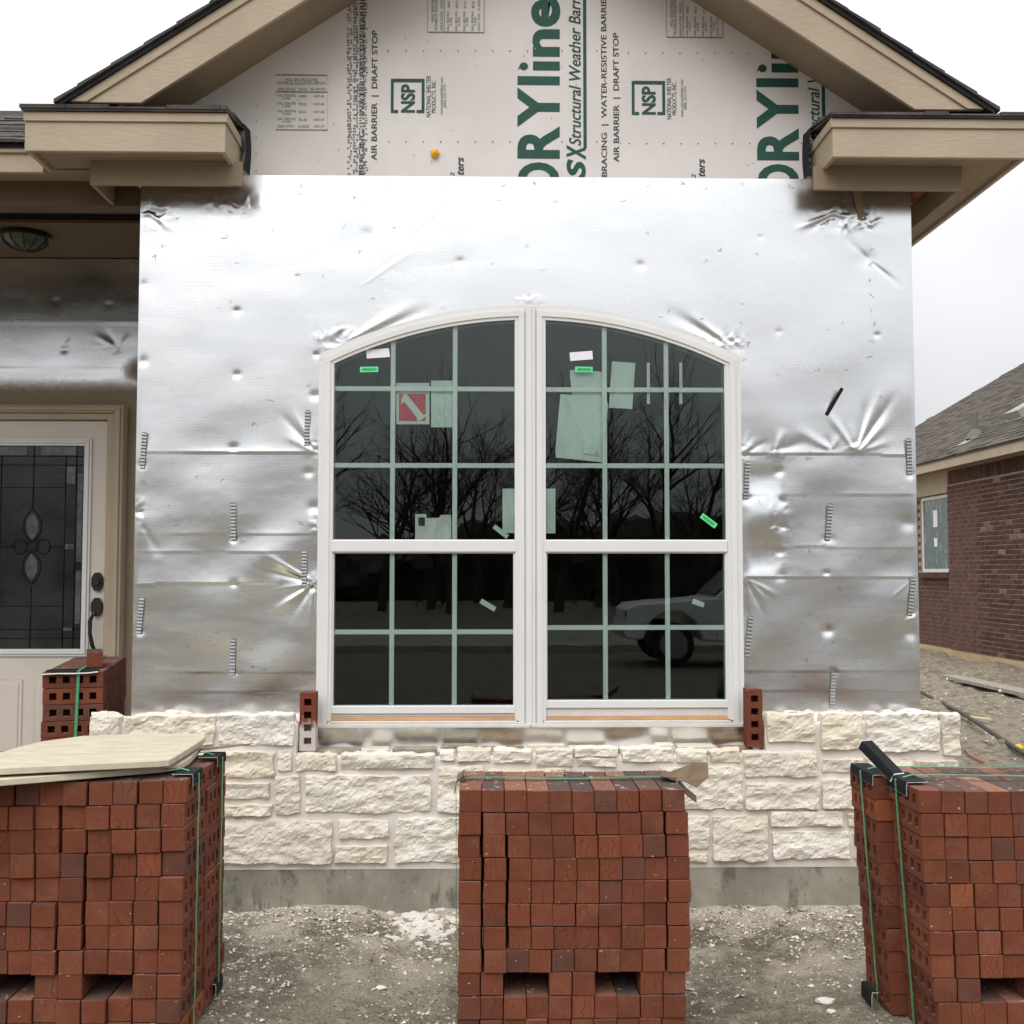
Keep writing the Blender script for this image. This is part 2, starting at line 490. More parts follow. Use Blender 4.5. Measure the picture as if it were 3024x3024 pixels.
def m_brick():
    t = NT('clay_brick'); ob = t.n('ObjectInfo'); v = t.coord('Object')
    off = t.n('VectorMath'); off.operation = 'ADD'
    sc_ = t.n('VectorMath'); sc_.operation = 'SCALE'; t.l(ob.outputs['Location'], sc_.inputs[0]); sc_.inputs['Scale'].default_value = 7.3
    t.l(v, off.inputs[0]); t.l(sc_.outputs[0], off.inputs[1]); vv = off.outputs[0]
    base = t.ramp(ob.outputs['Random'], [(0, lin((101, 58, 43))), (0.2, lin((108, 61, 44))), (0.5, lin((114, 64, 46))), (0.8, lin((120, 68, 48))),
                                         (0.90, lin((106, 64, 50))), (0.95, lin((94, 62, 52))), (1, lin((136, 76, 51)))])
    n1 = t.noise(vv, 9, 5, 0.6); n2 = t.noise(vv, 160, 3); n3 = t.noise(vv, 38, 6, 0.7)
    col = t.mix(t.mr(n1, 0.25, 0.75), t.mix(1.0, base, (0.80, 0.80, 0.82), 'MULTIPLY'), t.mix(1.0, base, (1.14, 1.12, 1.1), 'MULTIPLY'))
    col = t.mix(t.mr(n2, 0.6, 0.75, 0, 0.35), col, lin((78, 42, 34)))
    dst = t.math('MULTIPLY', t.mr(t.noise(vv, 4, 5, 0.7), 0.5, 0.75), 0.30)
    col = t.mix(dst, col, lin((150, 108, 88)))
    sp = t.mr(t.noise(vv, 75, 1), 0.765, 0.785, 0, 0.7)
    col = t.mix(sp, col, lin((196, 172, 156)))
    scf = t.mr(t.noise(vv, 26, 3, 0.65), 0.70, 0.82, 0, 0.35)
    col = t.mix(scf, col, lin((170, 130, 112)))
    # the face side (laid upward in the cube) carries a sanded, streaked coat
    g = t.n('NewGeometry'); spx = t.n('SeparateXYZ'); t.l(g.outputs['Normal'], spx.inputs[0])
    up = t.mr(spx.outputs['Z'], 0.85, 0.95)
    rnd2 = t.math('FRACT', t.math('MULTIPLY', ob.outputs['Random'], 37.7))
    coat = t.ramp(rnd2, [(0, lin((78, 72, 72))), (0.35, lin((88, 78, 75))), (0.55, lin((116, 84, 74))), (0.8, lin((136, 96, 82))), (1, lin((150, 116, 100)))])
    st = t.mr(t.noise(vv, 30, 4, 0.6), 0.60, 0.68, 0, 0.75)
    coat = t.mix(st, coat, lin((206, 188, 172)))
    coat = t.mix(t.mr(n3, 0.45, 0.7, 0, 0.5), coat, base)
    col = t.mix(t.math('MULTIPLY', up, 0.9), col, coat)
    # short curved drag tears across the cut ends
    wv = t.n('TexWave'); wv.inputs['Scale'].default_value = 14; wv.inputs['Distortion'].default_value = 14; wv.inputs['Detail'].default_value = 3
    t.l(vv, wv.inputs['Vector'])
    tear = t.math('MULTIPLY', t.mr(wv.outputs['Fac'], 0.93, 1.0), t.mr(n1, 0.5, 0.62))
    col = t.mix(t.math('MULTIPLY', tear, 0.5), col, lin((66, 34, 28)))
    h2 = t.math('MULTIPLY', tear, -1.0)
    return t.bsdf(col, 0.85, 0, [(n3, 0.6, 0.004), (n2, 0.5, 0.002), (h2, 0.6, 0.002)], 0.2)
M_BRICK = m_brick()

def m_stone():
    t = NT('limestone'); v = t.world(); ob = t.n('ObjectInfo')
    c = t.ramp(ob.outputs['Random'], [(0, lin((214, 206, 190))), (0.25, lin((230, 224, 213))), (0.5, lin((222, 212, 193))), (0.75, lin((232, 227, 218))), (1, lin((219, 211, 198)))])
    n1 = t.noise(v, 11, 6, 0.65); n2 = t.noise(v, 70, 5, 0.65); n3 = t.noise(t.world((1, 1, 2.2)), 24, 6, 0.7)
    col = t.mix(t.mr(n1, 0.3, 0.72), t.mix(1.0, c, (0.88, 0.86, 0.81), 'MULTIPLY'), c)
    col = t.mix(t.mr(t.noise(v, 6, 5, 0.6), 0.64, 0.82, 0, 0.35), col, lin((210, 190, 160)))
    col = t.mix(t.mr(n3, 0.56, 0.74, 0, 0.45), col, lin((190, 178, 158)))
    col = t.mix(t.mr(n2, 0.58, 0.78, 0, 0.3), col, lin((170, 160, 144)))
    return t.bsdf(col, 0.92, 0, [(n3, 0.45, 0.008), (n2, 0.5, 0.003)], 0.2)
M_STONE = m_stone()
def m_mortar():
    t = NT('mortar'); v = t.world()
    n1 = t.noise(v, 8, 5); n2 = t.noise(v, 110, 4, 0.6)
    c = lin((228, 221, 213))
    col = t.mix(t.mr(n1, 0.3, 0.7), tuple(x * 0.86 for x in c), c)
    return t.bsdf(col, 0.95, 0, [(n1, 0.3, 0.01), (n2, 0.45, 0.003)], 0.15)
M_MORTAR = m_mortar()

def m_concrete():
    t = NT('foundation_concrete'); v = t.world()
    n1 = t.noise(v, 3.5, 6, 0.6); n2 = t.noise(v, 90, 4, 0.6)
    c = lin((164, 158, 144))
    col = t.mix(t.mr(n1, 0.3, 0.7), tuple(x * 0.66 for x in c), tuple(x * 1.12 for x in c))
    # old water runs: dark, thin, vertical, broken
    st = t.noise(t.world((1, 1, 0.3)), 13, 6, 0.75); br = t.noise(v, 7, 6, 0.75)
    f = t.math('MULTIPLY', t.mr(st, 0.50, 0.62), t.mr(br, 0.42, 0.58))
    col = t.mix(t.math('MULTIPLY', f, 0.65), col, lin((74, 75, 69)))
    wsp = t.mr(t.noise(v, 30, 3), 0.7, 0.78, 0, 0.6)
    col = t.mix(wsp, col, lin((206, 200, 188)))
    pit = t.mr(t.noise(v, 55, 2), 0.26, 0.32, 1, 0)
    col = t.mix(t.math('MULTIPLY', pit, 0.5), col, lin((84, 80, 72)))
    return t.bsdf(col, 0.9, 0, [(n2, 0.4, 0.003), (pit, -0.4, 0.006)], 0.2)
M_CONC = m_concrete()

def m_ground():
    t = NT('dirt'); v = t.world()
    n1 = t.noise(v, 1.7, 6, 0.6); n2 = t.noise(v, 14, 6, 0.65); n3 = t.noise(v, 120, 4, 0.65)
    col = t.mix(t.mr(n1, 0.32, 0.68), lin((112, 103, 88)), lin((158, 149, 132)))
    col = t.mix(t.mr(n2, 0.45, 0.70, 0, 0.7), col, lin((176, 168, 151)))
    col = t.mix(t.mr(t.noise(v, 75, 5, 0.7), 0.34, 0.52, 0.8, 0), col, lin((78, 70, 58)))
    # spilt pale stone dust close to the wall
    sp = t.n('SeparateXYZ'); t.l(v, sp.inputs[0])
    du = t.math('MULTIPLY', t.mr(sp.outputs['Y'], 3.6, 4.6), t.mr(sp.outputs['Y'], 4.9, 5.6, 1, 0))
    df = t.math('MAXIMUM', t.math('MULTIPLY', du, t.mr(t.noise(v, 4.5, 6, 0.65), 0.42, 0.66)), t.math('MULTIPLY', t.mr(sp.outputs['Y'], 4.50, 4.66), t.mr(t.noise(v, 8, 6, 0.7), 0.38, 0.5)))
    col = t.mix(t.math('MULTIPLY', df, 0.85), col, lin((206, 196, 178)))
    vo = t.vor(v, 85); ch = t.math('MULTIPLY', t.mr(vo.outputs['Distance'], 0.2, 0.34, 1, 0), t.mr(t.noise(v, 40, 1), 0.5, 0.6))
    col = t.mix(t.math('MULTIPLY', ch, 0.6), col, lin((196, 188, 172)))
    bk = t.mr(sp.outputs['Y'], 2.6, 0.8)
    col = t.mix(t.math('MULTIPLY', bk, 0.8), col, t.mix(t.mr(n2, 0.35, 0.65), lin((88, 82, 68)), lin((112, 104, 88))))
    # the yard beside the house is darker damp clay
    yd = t.mr(t.math('ADD', sp.outputs['Y'], t.math('MULTIPLY', n1, 1.5)), 6.2, 8.2)
    yc = t.mix(t.mr(n2, 0.35, 0.65), lin((78, 68, 56)), lin((140, 128, 108)))
    col = t.mix(t.math('MULTIPLY', yd, 0.75), col, yc)
    return t.bsdf(col, 0.95, 0, [(n2, 0.8, 0.02), (n3, 1.0, 0.008), (t.noise(v, 45, 5, 0.7), 0.8, 0.012)], 0.15)
M_GROUND = m_ground()
def m_chip():
    t = NT('chips'); v = t.world()
    n = t.noise(v, 60, 1)
    col = t.ramp(n, [(0.30, lin((96, 86, 70))), (0.42, lin((138, 127, 108))), (0.48, lin((176, 167, 150))), (0.53, lin((222, 215, 203))), (0.66, lin((226, 220, 208))), (0.74, lin((120, 110, 92)))])
    return t.bsdf(col, 0.9, 0, [(t.noise(v, 140, 3), 0.4, 0.002)], 0.2)
M_CHIP = m_chip()

def m_shingle(name, a, b, dark):
    t = NT(name); ob = t.n('ObjectInfo'); v = t.world()
    n1 = t.noise(v, 220, 2); n2 = t.noise(t.world((1, 1, 1)), 5, 5, 0.7)
    col = t.mix(t.mr(n2, 0.3, 0.7), lin(a), lin(b))
    col = t.mix(t.mr(n1, 0.4, 0.7, 0, 0.5), col, lin(dark))
    rr = t.mr(ob.outputs['Random'], 0, 1, 0.72, 1.18, False)
    cc = t.n('CombineXYZ')
    for k in range(3): t.l(rr, cc.inputs[k])
    col = t.mix(1.0, col, cc.outputs[0], 'MULTIPLY')
    return t.bsdf(col, 0.95, 0, [(n1, 0.5, 0.002)], 0.15)
M_SHINGLE = m_shingle('roof_shingle', (74, 72, 72), (104, 98, 94), (40, 38, 38))
M_NBSHINGLE = m_shingle('far_shingle', (84, 78, 72), (108, 101, 92), (56, 52, 48))

def m_nbbrick():
    t = NT('far_brick'); ob = t.n('ObjectInfo'); v = t.world()
    rr = t.noise(v, 5.5, 2)
    n2 = t.noise(v, 60, 3)
    base = t.ramp(ob.outputs['Random'], [(0, lin((74, 54, 48))), (0.4, lin((92, 64, 56))), (0.7, lin((82, 62, 55))), (0.92, lin((108, 80, 70))), (1, lin((146, 120, 110)))])
    col = t.mix(t.mr(rr, 0.35, 0.65), t.mix(1.0, base, (0.72, 0.72, 0.74), 'MULTIPLY'), base)
    col = t.mix(t.mr(n2, 0.6, 0.75, 0, 0.35), col, lin((186, 160, 146)))
    return t.bsdf(col, 0.9, 0, [(n2, 0.3, 0.004)], 0.2)
M_NBBRICK = m_nbbrick()
M_NBMORTAR = simple('far_mortar', (150, 136, 126), 0.95, 0.12, 6)
M_NBCONC = simple('far_concrete', (178, 156, 120), 0.9, 0.14, 2, 0.2, 40)
M_BOARD = None
def m_board():
    t = NT('cream_board'); v = t.world()
    n1 = t.noise(t.world((1, 3, 1)), 8, 6, 0.65); n2 = t.noise(v, 90, 4, 0.6)
    c = lin((204, 193, 171))
    col = t.mix(t.mr(n1, 0.3, 0.7), tuple(x * 0.8 for x in c), c)
    d = t.mr(t.noise(t.world((1, 2.5, 3)), 17, 6, 0.75), 0.55, 0.70, 0, 0.65)
    col = t.mix(d, col, lin((150, 142, 122)))
    return t.bsdf(col, 0.85, 0, [(n1, 0.4, 0.004), (n2, 0.4, 0.002)], 0.2)
M_BOARD = m_board()
def m_doorglass():
    t = NT('door_glass'); v = t.world()
    n = t.noise(v, 30, 3)
    return t.bsdf(t.mix(t.mr(t.noise(v, 5, 3), 0.3, 0.7), (0.012, 0.014, 0.015), (0.03, 0.033, 0.034)), 0.12, 0, [(n, 0.15, 0.004)], 0.5)
M_DOORGLASS = m_doorglass()
M_BEVELGLASS = simple('bevel_glass', (84, 88, 90), 0.12, 0.3, 30, 0.2, 60, spec=0.6)

# ------------------------------------------------------------------ ground
def ground_h(X, Y):
    h = 0.07 * (1 - smooth01(X, -0.9, -0.2)) * smooth01(Y, 1.2, 2.6) * (1 - smooth01(Y, 4.3, 4.9))
    h = h + 0.022 * smooth01(X, 0.7, 1.25) * (1 - smooth01(X, 3, 4.5)) * smooth01(Y, 1.2, 2.6) * (1 - smooth01(Y, 4.3, 4.9))
    near = smooth01(Y, 1.0, 2.2) * (1 - smooth01(Y, 24, 34)) * smooth01(X, -9, -5) * (1 - smooth01(X, 11, 16))
    r = 0.010 * fbm(X, Y, 3, 0.45, 3) + 0.006 * fbm(X, Y, 8, 0.07, 3)
    yard = smooth01(Y, 5.4, 8.0)
    r = r + yard * (0.05 * fbm(X, Y, 21, 0.9, 4) + 0.035 * np.maximum(0, fbm(X, Y, 31, 0.30, 3)))
    toe = 0.035 * np.exp(-((Y - 4.70) / 0.10) ** 2) * (0.5 + 0.8 * np.clip(fbm(X, Y * 0 + 2, 5, 0.35, 3), -0.6, 1.2)) * (np.abs(X) < 2.4)
    far = -0.12 * smooth01(-Y, 4, 10)
    keep = 1 - smooth01(X, -1.2, -1.7) * 0
    rise = 0.035 * smooth01(Y, 3.9, 4.68)
    return h + near * r + toe + far + rise - 0.01

xs = np.unique(np.concatenate([np.linspace(-400, -40, 10), np.linspace(-40, -6, 18), np.arange(-6, -2.4, 0.08), np.arange(-2.4, 2.4, 0.02),
                               np.arange(2.4, 9.5, 0.07), np.linspace(9.5, 40, 24), np.linspace(40, 400, 10)]))
ys = np.unique(np.concatenate([np.linspace(-400, -45, 10), np.linspace(-45, 1, 24), np.arange(1, 2.6, 0.1), np.arange(2.6, 5.0, 0.02), np.arange(5.0, 24, 0.085),
                               np.linspace(24, 60, 16), np.linspace(60, 600, 10)]))
GX, GY = np.meshgrid(xs, ys)
gme, _ = grid_mesh('ground', np.stack([GX, GY, ground_h(GX, GY)], -1), None, [M_GROUND])
tag(link('ground', gme), kind='structure')
tag(MB().box(-200, 200, -21, -12.5, -0.4, -0.118).build('street', M_ROAD), kind='structure')
tag(MB().box(-200, 200, -12.5, -12.3, -0.4, 0.02).build('kerb', M_CONC, bevel=0.02), kind='structure')

def ghz(x, y):
    return float(ground_h(np.array([[x]]), np.array([[y]]))[0, 0])

# loose limestone chips, uncountable
def chips():
    rs = np.random.RandomState(4)
    V = []; F = []
    n = 0
    def put(x, y, s, flat):
        nonlocal n
        z = ghz_arr(x, y)
        base = np.array([[1, 0, 0], [-1, 0, 0], [0, 1, 0], [0, -1, 0], [0, 0, 1], [0, 0, -1]], float)
        p = base * (0.6 + 0.8 * rs.rand(6, 1)) * np.array([s, s * (0.5 + 0.5 * rs.rand()), s * flat])
        p += (rs.rand(6, 3) - 0.5) * s * 0.5
        a = rs.rand() * 6.28; c, d = math.cos(a), math.sin(a)
        p = np.stack([p[:, 0] * c - p[:, 1] * d, p[:, 0] * d + p[:, 1] * c, p[:, 2]], 1)
        p += [x, y, z + s * flat * 0.35]
        V.append(p)
        F.append(np.array([[0, 2, 4], [2, 1, 4], [1, 3, 4], [3, 0, 4], [2, 0, 5], [1, 2, 5], [3, 1, 5], [0, 3, 5]]) + n)
        n += 6
    N = 20000
    X = rs.uniform(-1.3, 2.0, N); Y = 3.2 + 1.45 * rs.rand(N) ** 0.9
    dens = fbm(X[None], Y[None], 77, 0.5, 3)[0]
    zz = ground_h(X[None], Y[None])[0]
    lut = {}
    def ghz_arr(x, y): return lut['z']
    for i in range(N):
        if dens[i] < rs.uniform(-1.1, 0.5): continue
        lut['z'] = zz[i]
        r = rs.rand()
        s = 0.0018 + 0.0035 * rs.rand() if r < 0.82 else (0.0055 + 0.006 * rs.rand() if r < 0.982 else 0.012 + 0.010 * rs.rand())
        put(X[i], Y[i], s, 0.35 + 0.3 * rs.rand())
    # a denser drift of stone waste along the footing
    for i in range(1100):
        x = rs.uniform(-1.2, 2.05); y = 4.69 - abs(rs.normal(0, 0.07))
        lut['z'] = ghz(x, y)
        put(x, y, 0.003 + 0.010 * rs.rand() ** 3, 0.45)
    # bits in the side yard
    Xy = rs.uniform(2.2, 7.4, 2600); Yy = rs.uniform(5.5, 19, 2600); zy = ground_h(Xy[None], Yy[None])[0]
    for i in range(2600):
        lut['z'] = zy[i]
        put(Xy[i], Yy[i], 0.006 + 0.022 * rs.rand() ** 4, 0.5)
    me = bpy.data.meshes.new('stone_chips')
    V = np.concatenate(V); F = np.concatenate(F)
    me.from_pydata(V.tolist(), [], F.tolist())
    me.materials.append(M_CHIP)
    return tag(link('stone_chips', me), 'pale limestone chips and gravel scattered over the dirt', 'gravel', kind='stuff')
chips()

def lump(name, c, r, mat, seed, parent=None, sq=(1, 1, 0.6), sub=2, amp=0.35):
    bm = bmesh.new()
    bmesh.ops.create_icosphere(bm, subdivisions=sub, radius=1)
    for v in bm.verts:
        p = v.co.copy()
        k = 1 + amp * noise.noise(p * 1.3 + Vector((seed * 3.1, seed, 0))) + amp * 0.4 * noise.noise(p * 3.7 + Vector((0, seed, 2)))
        v.co = Vector((p.x * sq[0], p.y * sq[1], p.z * sq[2])) * r * k
    me = bpy.data.meshes.new(name); bm.to_mesh(me); bm.free()
    me.materials.append(mat)
    o = link(name, me); o.location = c
    par(o, parent) if parent else None
    return o

# spilt mortar beside the middle cube: a broken slab of hardened droppings (uncountable crumbs)
def droppings():
    rs = random.Random(5); mb = MB()
    for i in range(150):
        px = rs.gauss(1268, 60); py = rs.gauss(2742, 26)
        if px > 1345 or px < 1140: continue
        p = atz(px, py, 0.02)
        s = 0.005 + 0.026 * rs.random() ** 2.0
        z0 = ghz(p.x, p.y)
        n = rs.randint(5, 7); a0 = rs.random() * 6
        rr = [s * rs.uniform(0.7, 1.3) for _ in range(n)]
        h = s * rs.uniform(0.2, 0.5)
        lo = [(p.x + rr[k] * math.cos(a0 + 6.283 * k / n), p.y + rr[k] * math.sin(a0 + 6.283 * k / n) * 0.8, z0 - 0.004) for k in range(n)]
        hi = [(p.x + (x - p.x) * 0.72, p.y + (y - p.y) * 0.72, z0 + h * rs.uniform(0.75, 1.1)) for x, y, _ in lo]
        mb.add(lo + hi, [tuple(range(n, 2 * n))] + [(k, (k + 1) % n, (k + 1) % n + n, k + n) for k in range(n)])
    return tag(mb.build('mortar_droppings', M_MORTAR), 'crumbled white mortar droppings on the dirt beside the middle brick cube', 'rubble', kind='stuff')
droppings()
for k, (px, py, r, lab) in enumerate([(2437, 2962, 0.026, 'largest pale limestone chunk lying on the dirt left of the right brick cube'),
                                      (2455, 2985, 0.014, 'small limestone chip lying against the largest chunk near the right cube'),
                                      (1125, 2915, 0.016, 'lone pale stone flake on the dirt between the left and middle cubes'),
                                      (2372, 2715, 0.020, 'dark dirt clod beside the footing near the right brick cube')]):
    p = atz(px, py, 0.01)
    o = lump('limestone_chunk' if k < 3 else 'dirt_clod', (p.x, p.y, ghz(p.x, p.y) + r * 0.25), r, M_MORTAR if k < 3 else M_GROUND, k + 2, sq=(1.2, 0.8, 0.5))
    tag(o, lab, 'stone' if k < 3 else 'dirt clod')

# ------------------------------------------------------------------ the house
XL, XR, YF = -1.545, 1.888, 4.88           # foil wall edges and plane
CX = 0.17                                    # gable axis
house = empty('house', (CX, 5.5, 0), 'unfinished house with foil-wrapped front wall, arched white window and tan gable roof', 'house')

fo = MB()
fo.box(-1.69, 2.03, 4.715, 11, -0.3, 0.212)
fo.box(-6.0, -1.69, 4.78, 11, -0.3, 0.25)
fo.build('foundation', M_CONC, house, bevel=0.006)

# --- stone veneer: mortar body + stones
mor = MB()
YM = 4.714
def rough_slab(x0, x1, z0, z1, ztop_noise, seed):
    nx = max(4, int((x1 - x0) / 0.02)); nz = max(4, int((z1 - z0) / 0.02))
    X = np.linspace(x0, x1, nx); Z = np.linspace(z0, z1, nz)
    GXa, GZa = np.meshgrid(X, Z)
    Yv = YM + 0.003 * fbm(GXa, GZa, seed, 0.08, 3)
    top = ztop_noise * fbm(X[None], X[None] * 0 + 1, seed + 5, 0.09, 3)[0]
    GZa[-1] += top; GZa[-2] += top * 0.5
    P = np.stack([GXa, Yv, GZa], -1)
    # roll over the top back to the sheathing
    nb = 9
    B = np.zeros((nb, nx, 3))
    for k in range(nb):
        t = (k + 1) / nb
        B[k, :, 0] = X
        B[k, :, 1] = YM + t * (YF - 0.004 - YM)
        B[k, :, 2] = GZa[-1] + 0.010 * fbm(X[None], X[None] * 0 + k * 0.3, seed + 9, 0.07, 3)[0] + 0.016 * (t - 0.4)
    P = np.concatenate([P, B], 0)
    me, _ = grid_mesh('mortar', P)
    b = len(mor.v)
    vs = [tuple(v.co) for v in me.vertices]; fs = [tuple(p.vertices) for p in me.polygons]
    bpy.data.meshes.remove(me)
    mor.add(vs, fs)
rough_slab(-1.64, -0.806, 0.208, 0.815, 0.006, 1)
rough_slab(-0.806, 1.166, 0.208, 0.672, 0.006, 2)
rough_slab(1.166, 1.965, 0.208, 0.815, 0.006, 3)
mor.box(-1.64, -1.62, YM + 0.002, YF, 0.18, 0.80).box(1.945, 1.965, YM + 0.002, YF, 0.18, 0.80)
mor.box(-0.808, -0.803, YM + 0.004, YF, 0.66, 0.81).box(1.163, 1.168, YM + 0.004, YF, 0.66, 0.81)
stone_wall = mor.build('stone_wall', M_MORTAR, house, smooth=True)

def stone(px0, py0, px1, py1, seed):
    a = at(px0 - 3, py1 + 3, 4.69); b = at(px1 + 3, py0 - 3, 4.69)
    x0, z0, x1, z1 = a.x, a.z, b.x, b.z
    w, h = x1 - x0, z1 - z0
    nx = max(9, int(w / 0.008)); nz = max(7, int(h / 0.008))
    U, V = np.meshgrid(np.linspace(-1, 1, nx), np.linspace(-1, 1, nz))
    # superellipse-ish outline with ragged edges
    k = 0.05 * (np.abs(U) ** 6) * (np.abs(V) ** 6)
    X = (x0 + x1) / 2 + U * (1 - k * 0.6) * w / 2
    Z = (z0 + z1) / 2 + V * (1 - k * 1.0) * h / 2
    ed = np.maximum(np.abs(U), np.abs(V))
    rag = (ed > 0.93)
    X = X + np.where(np.abs(U) > 0.5, 0.007 * fbm(Z * 1.0, Z * 0 + seed, seed + 40, 0.06, 3) * np.abs(U) ** 3, 0)
    Z = Z + np.where(np.abs(V) > 0.3, 0.007 * fbm(X, X * 0 + np.sign(V) * 3 + seed, seed + 60, 0.05, 4) * np.abs(V) ** 3, 0)
    rs = np.random.RandomState(seed)
    pro = 0.004 + 0.009 * rs.rand()
    r = 0.0055 * fbm(X, Z * 1.7, seed + 11, 0.07, 5, 0.68)
    tr = np.floor((fbm(X, Z * 2.2, seed + 23, 0.12, 2) + 1.5) * 3.0) / 3.0 * 0.007
    sl = (rs.rand() - 0.5) * 0.008 * U + (rs.rand() - 0.5) * 0.010 * V
    dx = (1 - np.abs(U)) * w / 2; dz = (1 - np.abs(V)) * h / 2
    e = np.minimum(dx, dz)
    fall = 1 - np.exp(-e / 0.0025)
    Yp = YM - (pro + r + tr * 0.8 + sl) * fall - 0.001
    Yp = np.minimum(Yp, YM + 0.004)
    Yp[0, :] = Yp[-1, :] = YM + 0.02; Yp[:, 0] = Yp[:, -1] = YM + 0.02
    me, _ = grid_mesh('stone', np.stack([X, Yp, Z], -1), None, [M_STONE], smooth=False)
    o = link('stone', me, None, stone_wall)
    return o

STONES = [
 # beside the window, left and right
 (258, 2116, 352, 2203), (360, 2114, 632, 2205), (640, 2110, 868, 2205),
 (2266, 2106, 2409, 2196), (2428, 2106, 2551, 2217), (2560, 2106, 2778, 2222), (2787, 2104, 2840, 2236),
 (2434, 2241, 2552, 2286), (2562, 2236, 2700, 2290), (2710, 2245, 2838, 2290),
 # sill course
 (258, 2216, 420, 2300), (430, 2216, 602, 2300), (612, 2220, 809, 2301), (816, 2215, 863, 2278), (870, 2226, 994, 2281), (1004, 2226, 1281, 2275),
 (1295, 2219, 1341, 2251), (1347, 2217, 1447, 2253), (1458, 2215, 1571, 2256), (1584, 2213, 1695, 2266), (1700, 2211, 1830, 2237),
 (1704, 2242, 1822, 2266), (1836, 2210, 1989, 2253), (1999, 2217, 2089, 2255), (2100, 2217, 2191, 2257), (2201, 2220, 2417, 2300),
 # middle
 (258, 2312, 480, 2414), (490, 2312, 602, 2412), (612, 2312, 794, 2364), (612, 2376, 800, 2416), (808, 2292, 886, 2408), (897, 2290, 1273, 2404), (1289, 2262, 1428, 2402),
 (1440, 2272, 1690, 2402), (1702, 2280, 1935, 2400), (1948, 2266, 2193, 2395), (2204, 2313, 2424, 2392), (2433, 2300, 2600, 2390), (2612, 2302, 2838, 2388),
 # bottom
 (258, 2426, 440, 2556), (452, 2424, 588, 2554), (600, 2422, 979, 2557), (997, 2422, 1149, 2479), (989, 2497, 1147, 2553), (1165, 2416, 1425, 2552),
 (1438, 2418, 1660, 2552), (1674, 2418, 1930, 2550), (1945, 2412, 2096, 2514), (1975, 2524, 2092, 2550), (2106, 2408, 2271, 2546), (2277, 2397, 2493, 2445),
 (2282, 2456, 2512, 2540), (2506, 2402, 2650, 2446), (2524, 2460, 2690, 2542), (2662, 2402, 2838, 2448), (2702, 2462, 2838, 2544)]
for i, s in enumerate(STONES):
    stone(*s, 100 + i * 7)

for i, (px, r) in enumerate([(330, .02), (505, .03), (545, .022), (720, .018), (820, .02), (2330, .02), (2480, .018), (2620, .022), (2690, .03), (300, .025), (440, .018)]):
    p = at(px, 2095, 4.80)
    lump('mortar_lump', (p.x, 4.80, 0.838), r, M_MORTAR, 60 + i, stone_wall, sq=(1.5, 1.1, 0.6), amp=0.6)

rl = random.Random(15)
x = -0.74
while x < 1.10:
    w_ = rl.uniform(0.06, 0.2)
    y0 = rl.uniform(4.735, 4.77); y1 = rl.uniform(4.80, 4.845); zt_ = rl.uniform(0.690, 0.712)
    poly = [(x, y0 + rl.uniform(0, .01)), (x + w_ * .5, y0 + rl.uniform(-.01, .01)), (x + w_, y0 + rl.uniform(0, .012)), (x + w_ - .005, y1), (x + w_ * .4, y1 + rl.uniform(-.01, .01)), (x + .004, y1)]
    MB().slab(poly, 0.655, zt_).build('ledge_stone', rl.choice((M_LEDGE, M_STONE, M_LEDGE2)), stone_wall, bevel=0.004)
    x += w_ + rl.uniform(0.006, 0.03)

# --- foil sheathing over the front wall
wcx, wx0, wx1, wz0 = 0.178, -0.745, 1.103, 0.778      # window frame: centre, sides, bottom
WR, WZC = 2.03, 0.582                                    # arch radius and centre height
def arch(x, r): return WZC + math.sqrt(max(0, r * r - (x - wcx) ** 2))

